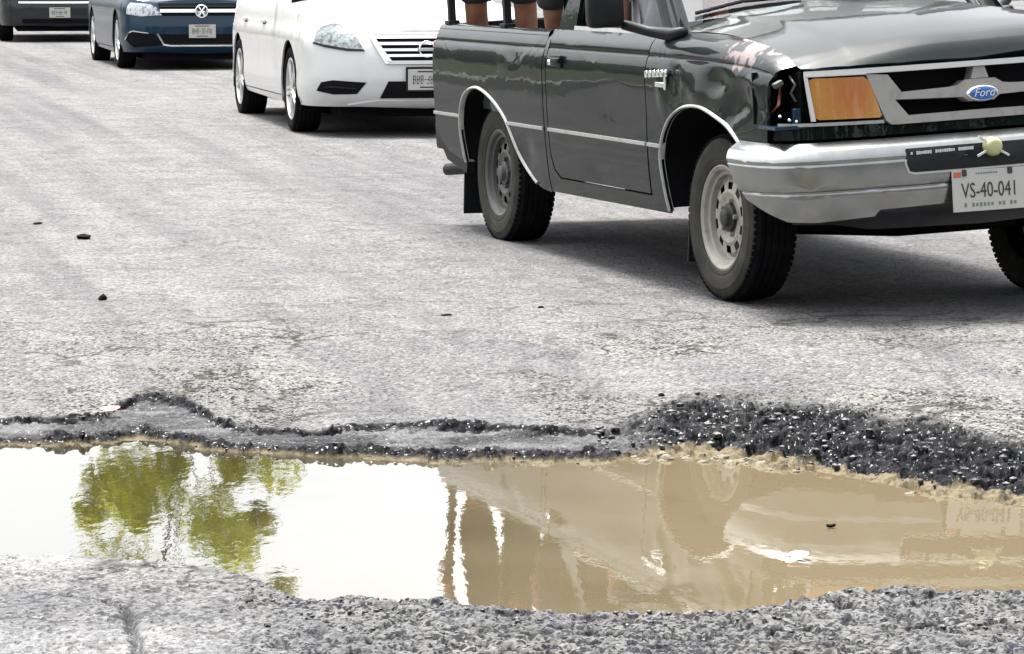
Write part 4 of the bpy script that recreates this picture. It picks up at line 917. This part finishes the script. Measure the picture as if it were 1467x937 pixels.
# blue sedan
sp_b = dict(wb=2.65, hw=.885, Rt=.318, zb=.175, ra=.36, doors=(-.46, -1.48, -2.40), belt=.97, rz=1.44, chin=.02,
  outline=[(.86, 0), (.855, .3), (.835, .5), (.78, .68), (.66, .80), (.46, .865), (.25, .88), (0, .885), (-1.3, .885), (-2.65, .88), (-3.2, .86), (-3.6, .77), (-3.75, .5), (-3.79, .2), (-3.80, 0)],
  front=[(.17, .07), (.22, .03), (.28, .0), (.40, .005), (.5, .01), (.6, .03), (.7, .06), (.76, .10), (.84, .22), (.9, .36)],
  rear=sp_w['rear'], side=sp_w['side'],
  top=[(0, .752), (.5, .757), (.75, .775), (1.0, .82), (1.3, .875), (1.8, .93), (2.6, .96), (4.0, 1.0), (4.8, 1.02), (5.4, 1.02), (6, 1.0)],
  ws=(-.40, .97, -1.12), bl=(-3.05, .97, -2.35), glass_side=[(-.92, .99), (-1.28, 1.37), (-2.2, 1.37), (-2.65, 1.01)])
bc, K, bb_ = sedan('blue_sedan', 'deep blue sedan with round chrome emblem standing behind the white sedan', (-3.7022, 36.4835, .105), 13.5, M['blue_paint'], sp_b)
for sg in (-1, 1):
    G = lambda P: [(sg * u, z) for u, z in P]
    patch('headlight', G([(.93, .625), (.93, .70), (.88, .752), (.60, .735), (.52, .70), (.455, .612), (.70, .60)]), K, M['lens2'], bc, .05, .04, off=.006, flange=.012)
    patch('fog_recess', G([(.95, .34), (.84, .425), (.53, .40), (.44, .275), (.80, .250)]), K, M['void'], bb_, .05, .05, off=.003, flange=0)
    patch('fog_trim', G([(.96, .335), (.86, .425), (.80, .440), (.60, .415), (.60, .405), (.80, .428), (.85, .410), (.93, .335)]), K, M['chrome'], bb_, .05, .05, off=.012, flange=.012)
    patch('chin_trim', G([(.515, .405), (.495, .405), (.43, .292), (.36, .278), (0, .278), (0, .266), (.36, .266), (.44, .276)]), K, M['chrome'], bb_, .05, .05, off=.014, flange=.012)
gb = patch('grille', [(-.45, .605), (-.50, .745), (.50, .745), (.45, .605)], K, M['void'], bc, .05, .05, off=.003, flange=0)
for a, b in ((.640, .676), (.70, .712)): patch('grille_bar', [(-.475, a), (-.475, b), (.475, b), (.475, a)], K, M['chrome'] if a < .65 else M['black'], gb, .06, .03, off=.014, flange=.014)
patch('lower_intake', [(-.42, .29), (-.48, .40), (.48, .40), (.42, .29)], K, M['void'], bb_, .05, .05, off=.003, flange=0)
ring('emblem', K, 0, .655, .076, .062, M['chrome'], gb, .026)
x_, y_, z_ = K(0, .655)
MB().lathe([(0, .014), (.063, .014)], (x_, y_, z_), 'x', 28).build('emblem_field', M['blue_paint'], gb, False)
lg = MB()
for pts in (((-.034, .052), (0, -.002), (.034, .052)), ((-.056, .022), (-.028, -.05), (0, .004), (.028, -.05), (.056, .022))):
    for a, b in zip(pts[:-1], pts[1:]): lg.tube([(x_ + .024, a[0], z_ + a[1]), (x_ + .024, b[0], z_ + b[1])], .009, 6)
lg.build('emblem_letters', M['chrome'], gb, False)
front_plate(bc, K, 0, .432, '', 31)

# navy car at the left edge
sp_d = dict(sp_b); sp_d.update(zb=.22, Rt=.34, ra=.39, front=[(.2, .06), (.28, .01), (.40, 0), (.55, .0), (.58, .02), (.75, .04), (.9, .2)],
  top=[(0, .85), (.5, .855), (.75, .87), (1.0, .90), (1.3, .93), (1.8, .97), (2.6, 1.0), (4.0, 1.02), (6, 1.0)], belt=1.02, rz=1.55)
nc_, K, nb_ = sedan('navy_car', 'dark navy car cut by the left edge of the photo, farthest back', (-6.79, 47.2, .152), 10, M['navy_paint'], sp_d)
patch('grille_bar', [(-.60, .560), (.60, .560), (.60, .590), (-.60, .590)], K, M['chrome'], nb_, .06, .03, off=.012, flange=.012)
patch('lower_intake', [(-.55, .27), (.55, .27), (.55, .34), (-.55, .34)], K, M['void'], nb_, .06, .05, off=.003, flange=0)
for sg in (-1, 1):
    patch('headlight', [(sg * .92, .64), (sg * .62, .64), (sg * .60, .76), (sg * .90, .78)], K, M['lens'], nc_, .06, .05, off=.006, flange=.012)
patch('grille', [(-.55, .62), (.55, .62), (.58, .80), (-.58, .80)], K, M['void'], nc_, .06, .05, off=.003, flange=0)
front_plate(nc_, K, 0, .43, '', 44)

# ------------------------------------------------------------------ people
bpy.context.view_layer.update()
TMW = truck.matrix_world.copy() @ ROLL
def skin(name, J, E_, parent, m_, root, sub=2):
    keys = list(J); me = bpy.data.meshes.new(name)
    me.from_pydata([J[k][0] for k in keys], [(keys.index(a), keys.index(b)) for a, b in E_], []); me.materials.append(m_)
    o = link(bpy.data.objects.new(name, me), parent)
    md = o.modifiers.new('skin', 'SKIN'); md.use_smooth_shade = True
    for i, k in enumerate(keys):
        r = J[k][1]; sv = me.skin_vertices[0].data[i]; sv.radius = r if isinstance(r, tuple) else (r, r); sv.use_root = (k == root)
    s_ = o.modifiers.new('sub', 'SUBSURF'); s_.levels = sub; s_.render_levels = sub
    return o
def person(label, base, rz, P, shirt, trousers, long_legs=False):
    """P: joint positions; the body is one skin, clothes and hair are its children"""
    root = thing('person', label, 'person', base, rz)
    J = {}; rad = dict(pelvis=(.13, .10), belly=(.125, .095), chest=(.15, .105), top=(.10, .08), neck=.052, jaw=(.066, .075), head=(.076, .09), crown=(.05, .06),
                       hip=.078, thigh=.072, knee=.060, calf=.058, ankle=.036, toe=.032, shoulder=.058, uarm=.044, elbow=.038, wrist=.026, palm=(.018, .036))
    E_ = [('pelvis', 'belly'), ('belly', 'chest'), ('chest', 'top'), ('top', 'neck'), ('neck', 'jaw'), ('jaw', 'head'), ('head', 'crown')]
    J['nose'] = (tuple(Vector(P['jaw']) + Vector((.098, 0, .035))), .013); E_.append(('jaw', 'nose'))
    for k in ('pelvis', 'belly', 'chest', 'top', 'neck', 'jaw', 'head', 'crown'): J[k] = (P[k], rad[k])
    for s_ in 'lr':
        ch = ['hip', 'thigh', 'knee', 'calf', 'ankle', 'toe']; prev = 'pelvis'
        for k in ch: J[k + s_] = (P[k + s_], rad[k]); E_.append((prev, k + s_)); prev = k + s_
        ch = ['shoulder', 'uarm', 'elbow', 'wrist', 'palm']; prev = 'top'
        for k in ch: J[k + s_] = (P[k + s_], rad[k]); E_.append((prev, k + s_)); prev = k + s_
    body = skin('body', J, E_, root, M['skin'], 'pelvis')
    for s_, sg in (('l', 1), ('r', -1)):                  # five fingers each
        w = Vector(P['wrist' + s_]); p = Vector(P['palm' + s_]); d = (p - w).normalized(); side = Vector((1, 0, 0)) if abs(d.x) < .8 else Vector((0, 0, 1))
        side = (side - d * side.dot(d)).normalized(); curl = d.cross(side) * (-sg)
        for i, (o_, L_) in enumerate(((-.030, .066), (-.010, .078), (.010, .074), (.029, .058), (.044, .050))):
            b0 = p + side * o_ if i < 4 else p - d * .045 + side * .03
            dd = d if i < 4 else (d * .7 + side * .7).normalized()
            FJ = {'a': (tuple(b0 - dd * .01), .0095), 'b': (tuple(b0 + dd * L_ * .45), .009), 'c': (tuple(b0 + dd * L_ * .8 + curl * .012), .0085), 'd': (tuple(b0 + dd * L_ + curl * .032), .0075)}
            skin('finger', FJ, [('a', 'b'), ('b', 'c'), ('c', 'd')], body, M['skin'], 'a', 1)
    add = lambda k, e: tuple(x + e for x in (rad[k] if isinstance(rad[k], tuple) else (rad[k],) * 2))
    CJ = {'pelvis': (P['pelvis'], add('pelvis', .016)), 'belly': (P['belly'], add('belly', .012))}; CE = [('pelvis', 'belly')]
    for s_ in 'lr':
        prev = 'pelvis'
        for k in ('hip', 'thigh', 'knee', 'calf', 'ankle')[:5 if long_legs else 3]: CJ[k + s_] = (P[k + s_], add(k, .018 if long_legs else .03)); CE.append((prev, k + s_)); prev = k + s_
        if not long_legs: CJ['hem' + s_] = (tuple(Vector(P['knee' + s_]).lerp(Vector(P['calf' + s_]), .30)), (.080, .076)); CE.append((prev, 'hem' + s_))
    skin('trousers' if long_legs else 'shorts', CJ, CE, root, trousers, 'pelvis')
    CJ = {k: (P[k], add(k, .018)) for k in ('pelvis', 'belly', 'chest', 'top')}; CE = [('pelvis', 'belly'), ('belly', 'chest'), ('chest', 'top')]
    for s_ in 'lr':
        prev = 'top'
        for k in ('shoulder', 'uarm'): CJ[k + s_] = (P[k + s_], add(k, .014)); CE.append((prev, k + s_)); prev = k + s_
    skin('shirt', CJ, CE, root, shirt, 'chest')
    h = Vector(P['head'])
    q = MB(); q.grid([[tuple(h + Vector((-.012 + .092 * math.cos(b) * math.cos(a), .088 * math.cos(b) * math.sin(a), .02 + .088 * math.sin(b)))) for a in np.linspace(.55 if b < .5 else 0, 2 * math.pi - (.55 if b < .5 else 0), 19)] for b in np.linspace(-.45, 1.55, 9)])
    q.build('hair', M['hair'], root, True)
    for sg in (-1, 1):
        q = MB(); e = Vector(P['jaw']) + Vector((.078, sg * .032, .055)); q.grid([[tuple(e + Vector((math.cos(a) * math.sin(b), math.sin(a) * math.sin(b), math.cos(b))) * .012) for a in np.linspace(0, 2 * math.pi, 9)] for b in np.linspace(0, math.pi, 6)]); q.build('eye', M['eye'], root, True)
        q = MB(); e = Vector(P['jaw']) + Vector((-.01, sg * .082, .04)); q.grid([[tuple(e + Vector((math.cos(a) * math.sin(b) * .022, math.sin(a) * math.sin(b) * .009, math.cos(b) * .032))) for a in np.linspace(0, 2 * math.pi, 9)] for b in np.linspace(0, math.pi, 6)]); q.build('ear', M['skin'], root, True)
    MB().box(tuple(Vector(P['jaw']) + Vector((.072, 0, -.012))), (.012, .045, .010), None, .004).build('mouth', M['copper'], root, True)
    return root
def standing(h=1.0, spread=.13, armf=.05):
    P = dict(pelvis=(0, 0, .93), belly=(.01, 0, 1.08), chest=(0, 0, 1.25), top=(-.01, 0, 1.39), neck=(0, 0, 1.47), jaw=(.02, 0, 1.54), head=(.015, 0, 1.60), crown=(.01, 0, 1.665))
    for s_, sg in (('l', 1), ('r', -1)):
        P.update({'hip' + s_: (0, sg * .09, .88), 'thigh' + s_: (.015, sg * .11, .70), 'knee' + s_: (.03, sg * spread, .50), 'calf' + s_: (0, sg * spread, .33), 'ankle' + s_: (-.03, sg * spread, .08), 'toe' + s_: (.13, sg * (spread + .02), .032),
                  'shoulder' + s_: (0, sg * .17, 1.37), 'uarm' + s_: (-.01, sg * .225, 1.24), 'elbow' + s_: (-.01, sg * .25, 1.09), 'wrist' + s_: (armf + .06, sg * .24, .87), 'palm' + s_: (armf + .09, sg * .235, .79)})
    return {k: (v[0] * h, v[1] * h, v[2] * h) for k, v in P.items()}
TZ = TH - math.pi / 2
b0 = TMW @ Vector((-3.345, -.515, .682)); person('person with bare legs and dark shorts standing at the rear of the pickup bed', b0, TZ + R(-42), standing(1.0, .13), M['shirt_a'], M['shorts'])
b0 = TMW @ Vector((-2.19, -.535, .682)); person('person with bare legs standing in the pickup bed against the cab', b0, TZ + R(-62), standing(.97, .13), M['shirt_b'], M['shorts'])
P = dict(pelvis=(0, 0, .02), belly=(-.03, 0, .17), chest=(-.06, 0, .33), top=(-.07, 0, .46), neck=(-.05, 0, .54), jaw=(-.02, 0, .61), head=(-.03, 0, .67), crown=(-.03, 0, .735))
for s_, sg in (('l', 1), ('r', -1)):
    P.update({'hip' + s_: (.04, sg * .09, .02), 'thigh' + s_: (.22, sg * .11, .06), 'knee' + s_: (.42, sg * .12, .08), 'calf' + s_: (.50, sg * .12, -.08), 'ankle' + s_: (.55, sg * .12, -.22), 'toe' + s_: (.66, sg * .13, -.26),
              'shoulder' + s_: (-.06, sg * .18, .44), 'uarm' + s_: (-.03, sg * .225, .32), 'elbow' + s_: (.0, sg * .235, .17), 'wrist' + s_: (.22, sg * .16, .13), 'palm' + s_: (.30, sg * .13, .12)})
b0 = TMW @ Vector((-1.38, -.40, .835)); person('passenger with a bare arm behind the open side window of the pickup', b0, TZ, P, M['shirt_b'], M['jeans'], True)

# ------------------------------------------------------------------ trees
def tree(name, label, pos, h, r, zc, n, leaf, m_, seed, group=None, flat=.75, clumps=26):
    rs = np.random.default_rng(seed); t_ = thing(name, label, 'tree', pos, 0, group)
    q = MB(); top = Vector((rs.normal(0, .15), rs.normal(0, .15), zc * .82)); q.tube([(0, 0, -.2), (.03, 0, h * .2), top * .7, top], [h * .026, h * .018, h * .006, h * .0015], 9)
    C = []
    for k in range(clumps):
        a = rs.uniform(0, 2 * math.pi); e = rs.uniform(-.75, 1); rr = r * rs.uniform(.45, 1.0) * math.sqrt(1 - min(.95, e * e) * .8)
        c_ = np.array([rr * math.cos(a), rr * math.sin(a), zc + e * r * flat]); C.append((c_, r * rs.uniform(.16, .34)))
        if k % 3 == 0:
            s_ = top * rs.uniform(.62, 1.0); q.tube([s_, s_.lerp(Vector(c_), .55) + Vector((0, 0, .1 * r)), c_], [h * .0022, h * .0015, h * .0006], 5)
    q.build('trunk', M['bark'], t_, True)
    k = rs.integers(0, len(C), n); cs = np.array([c for c, _ in C])[k]; cr = np.array([b for _, b in C])[k]
    d = rs.normal(0, 1, (n, 3)); d /= np.linalg.norm(d, axis=1)[:, None]; p = cs + d * (cr * rs.uniform(.15, 1.05, n) ** .6)[:, None]
    a = rs.normal(0, 1, (n, 3)); a[:, 2] *= .6; a /= np.linalg.norm(a, axis=1)[:, None]; b = np.cross(a, rs.normal(0, 1, (n, 3))); b /= np.linalg.norm(b, axis=1)[:, None]
    sz = leaf * rs.uniform(.6, 1.3, n)[:, None]
    V_ = np.stack([p - a * sz, p - b * sz * .45, p + a * sz, p + b * sz * .45], 1).reshape(-1, 3)
    mesh('crown', V_, np.arange(4 * n).reshape(-1, 4), m_, t_, False)
    return t_
tree('street_tree', 'loose yellow-green tree behind the blue sedan, mirrored in the puddle', (-6.25, 60, .19), 12, 2.15, 9.3, 6200, .11, M['leaf_y'], 5, None, .95, 30)
for i, (x, y, h, r, lab) in enumerate(((-19, 40, 4.2, 2.3, 'broad green tree on the left roadside, nearest of the row'), (-27, 47, 4.6, 2.5, 'dense green tree second along the left roadside row'), (-24, 58, 4.6, 2.6, 'rounded green tree third along the left roadside row'), (-36, 60, 5, 2.9, 'wide green tree at the far end of the left roadside row'),
                            (6, 56, 10, 3.0, 'slim green tree beyond the pickup, mirrored in its hood'), (12, 50, 10, 3.4, 'green tree right of the slim one beyond the pickup'), (19, 58, 11, 3.8, 'tallest green tree beyond the pickup on the right'), (27, 52, 9, 3.6, 'rightmost green tree beyond the pickup'))):
    tree('street_tree', lab, (x, y, .12), h, r, h * .5, 3800, .26, M['leaf_g'], 20 + i, 'trees along the roadside', .8, 30)

back = tree('street_tree', 'large dark unseen tree added behind the viewer to darken reflections, left end of its row', (-16, -13, 0), 8, 4.2, 4.4, 5200, .30, M['leaf_g'], 61, 'unseen trees added behind the viewer', .85, 36)  # unseen row, added to darken reflections and the sides facing the camera
for x, y, sc, lab in ((-6, -15, 1.1, 'large dark unseen tree added behind the viewer to darken reflections, second of its row'), (4, -13, .95, 'large dark unseen tree added straight behind the viewer to darken reflections'), (13, -15, 1.1, 'large dark unseen tree added behind the viewer to darken reflections, fourth of its row'), (23, -12, 1.0, 'large dark unseen tree added behind the viewer to darken reflections, right end of its row')):
    o = back.copy(); COL.objects.link(o); o.location = (x, y, 0); o.rotation_euler = (0, 0, x); o.scale = (sc,) * 3; o['label'] = lab
    for c_ in back.children: q_ = c_.copy(); COL.objects.link(q_); q_.parent = o

# ------------------------------------------------------------------ stones, crumbs and litter
def rock_mesh(seed, sub=1, sq=.7, nm='stone'):
    rs = np.random.default_rng(seed); bm = bmesh.new(); bmesh.ops.create_icosphere(bm, subdivisions=sub, radius=1)
    for v in bm.verts: v.co *= float(rs.uniform(.72, 1.18)); v.co.z *= sq
    me = bpy.data.meshes.new(nm); bm.to_mesh(me); bm.free(); return me
RM = [rock_mesh(k, 2, .65) for k in range(5)]
for k in RM: k.materials.append(M['stone'])
rs = np.random.default_rng(4)
for k in range(46):
    if k < 26: x = rs.uniform(.28, .72); f_ = rs.uniform(0, 1); y = np.interp(x, *zip(*WFAR)) + .02 + f_ * .16 * ss(.28, .4, np.array(x)); sz = .006 + .019 * rs.random() ** 1.8
    else: x = rs.uniform(.6, 1.5); y = np.interp(x, *zip(*WFAR)) + rs.uniform(-.03, .06); sz = .004 + .013 * rs.random() ** 2
    o = link(bpy.data.objects.new('stone', RM[k % 5])); z = max(ground_at(x, y), WATER_Z - .004)
    o.location = (x, y, z + sz * .10); o.scale = (sz * rs.uniform(.8, 1.6), sz * rs.uniform(.8, 1.2), sz * rs.uniform(.7, 1.1)); o.rotation_euler = (0, 0, rs.uniform(0, 6.3))
    tag(o, 'small pale muddy stone at the water line below the broken dark rim', 'stone', 'pale stones along the pothole edge')
# dark crumbs of broken asphalt along the rim: far too many to count
bmv = []; bmf = []; base = rock_mesh(99, 1, .8); bv = np.array([v.co for v in base.vertices]); bf = [list(p.vertices) for p in base.polygons]
pts = []
while len(pts) < 900:
    u = rs.random()
    if u < .50:
        x = rs.uniform(.25, 1.7); yr0 = np.interp(x, *zip(*RIM)); yf0 = np.interp(x, *zip(*WFAR)); y = yf0 + (yr0 - yf0) * rs.beta(1.6, 1.5) * 1.15 + .03; sz = .004 + .012 * rs.random() ** 2.5
    elif u < .60:
        x = rs.uniform(-1.7, .4); yr0 = np.interp(x, *zip(*RIM)); yf0 = np.interp(x, *zip(*WFAR)); y = (yr0 if rs.random() < .4 else yf0 + .2 * (yr0 - yf0)) + rs.normal(0, .025); sz = .002 + .006 * rs.random() ** 2
    else:
        x = rs.uniform(-.6, 1.4); y = np.interp(x, *zip(*WNEAR)) - abs(rs.normal(0, .22)) - .01; sz = .002 + .006 * rs.random() ** 2
    z = ground_at(x, y)
    if z > WATER_Z - .002: pts.append((x, y, z, sz))
for x, y, z, sz in pts:
    a = rs.uniform(0, 6.3); ca_, sa = math.cos(a), math.sin(a); v = bv * sz * rs.uniform(.8, 1.25, (1, 3)); v = np.stack([v[:, 0] * ca_ - v[:, 1] * sa, v[:, 0] * sa + v[:, 1] * ca_, v[:, 2]], 1) + (x, y, z + sz * .2)
    n0 = len(bmv) * len(bv); bmv.append(v); bmf += [[i + n0 for i in q] for q in bf]
cr_ = mesh('asphalt_crumbs', np.concatenate(bmv), bmf, M['crumb'], None, False); cr_['kind'] = 'stuff'; cr_['label'] = 'dark crumbs of broken asphalt along the pothole rim'
# single bits lying on the road
def bit(name, label, cat, x, y, sx, sy, sz, m_, seed, group=None, lift=.3):
    me = rock_mesh(seed, 2, 1, name); me.materials.append(m_); o = link(bpy.data.objects.new(name, me)); z = max(ground_at(x, y), WATER_Z)
    o.location = (x, y, z + sz * lift); o.scale = (sx, sy, sz); o.rotation_euler = (0, 0, random.uniform(-.3, .3)); tag(o, label, cat, group)
bit('dirt_clod', 'dark oval clod lying alone on the bare asphalt at far left', 'clod', -2.015, 14.725, .036, .06, .018, M['clod'], 51)
bit('dirt_clod', 'small ragged dark clod with a raised tip on the left', 'clod', -1.586, 12.10, .016, .02, .018, M['clod'], 52)
bit('dirt_clod', 'tiny dark clod left of the larger oval clod', 'clod', -2.346, 15.5, .018, .04, .007, M['clod'], 53)
bit('twig', 'short dark twig on the asphalt in the middle of the road', 'twig', -.242, 11.567, .024, .02, .005, M['clod'], 54)
bit('twig', 'dark sliver on the road below the rear wheel of the pickup', 'twig', .11, 11.829, .014, .012, .006, M['clod'], 55)
bit('pebble', 'single dark pebble on the road above the rough rim', 'pebble', .477, 9.928, .011, .014, .007, M['clod'], 56)
bit('pebble', 'dark round pebble on the pale near lip, close to the water', 'pebble', -.58, 6.80, .011, .012, .008, M['crumb'], 57)
bit('pebble', 'upper of two dark pebbles side by side on the near lip', 'pebble', -.519, 6.55, .008, .010, .007, M['crumb'], 58)
bit('pebble', 'lower of two dark pebbles side by side on the near lip', 'pebble', -.513, 6.46, .008, .010, .007, M['crumb'], 59)
def leaf(name, label, cat, x, y, L_, W_, m_, rz, z=None):
    n = 9; rows = []
    for k in np.linspace(-1, 1, 5):
        rows.append([(L_ * t_, W_ * k * math.sin(math.pi * (t_ * .92 + .04)) ** .8, .006 * abs(k) + .012 * (t_ - .5) ** 2) for t_ in np.linspace(0, 1, n)])
    o = MB().grid(rows).build(name, m_, None, True); o.location = (x, y, (ground_at(x, y) if z is None else z) + .006); o.rotation_euler = (R(6), R(-4), rz)
    sm = o.modifiers.new('thick', 'SOLIDIFY'); sm.thickness = .0015; tag(o, label, cat); return o
leaf('dry_leaf', 'pinkish dry leaf lying on the wet ledge of the left rim', 'leaf', -1.275, 9.63, .062, .03, M['leaf_dry'], .15)
leaf('litter', 'small white scrap floating on the brown water at right', 'litter', .665, 7.44, .05, .03, M['paper'], .1, WATER_Z)
leaf('floating_leaf', 'small dark leaf floating flat near the right shore', 'leaf', .80, 7.87,  .022, .006, M['clod'], .05, WATER_Z - .004)
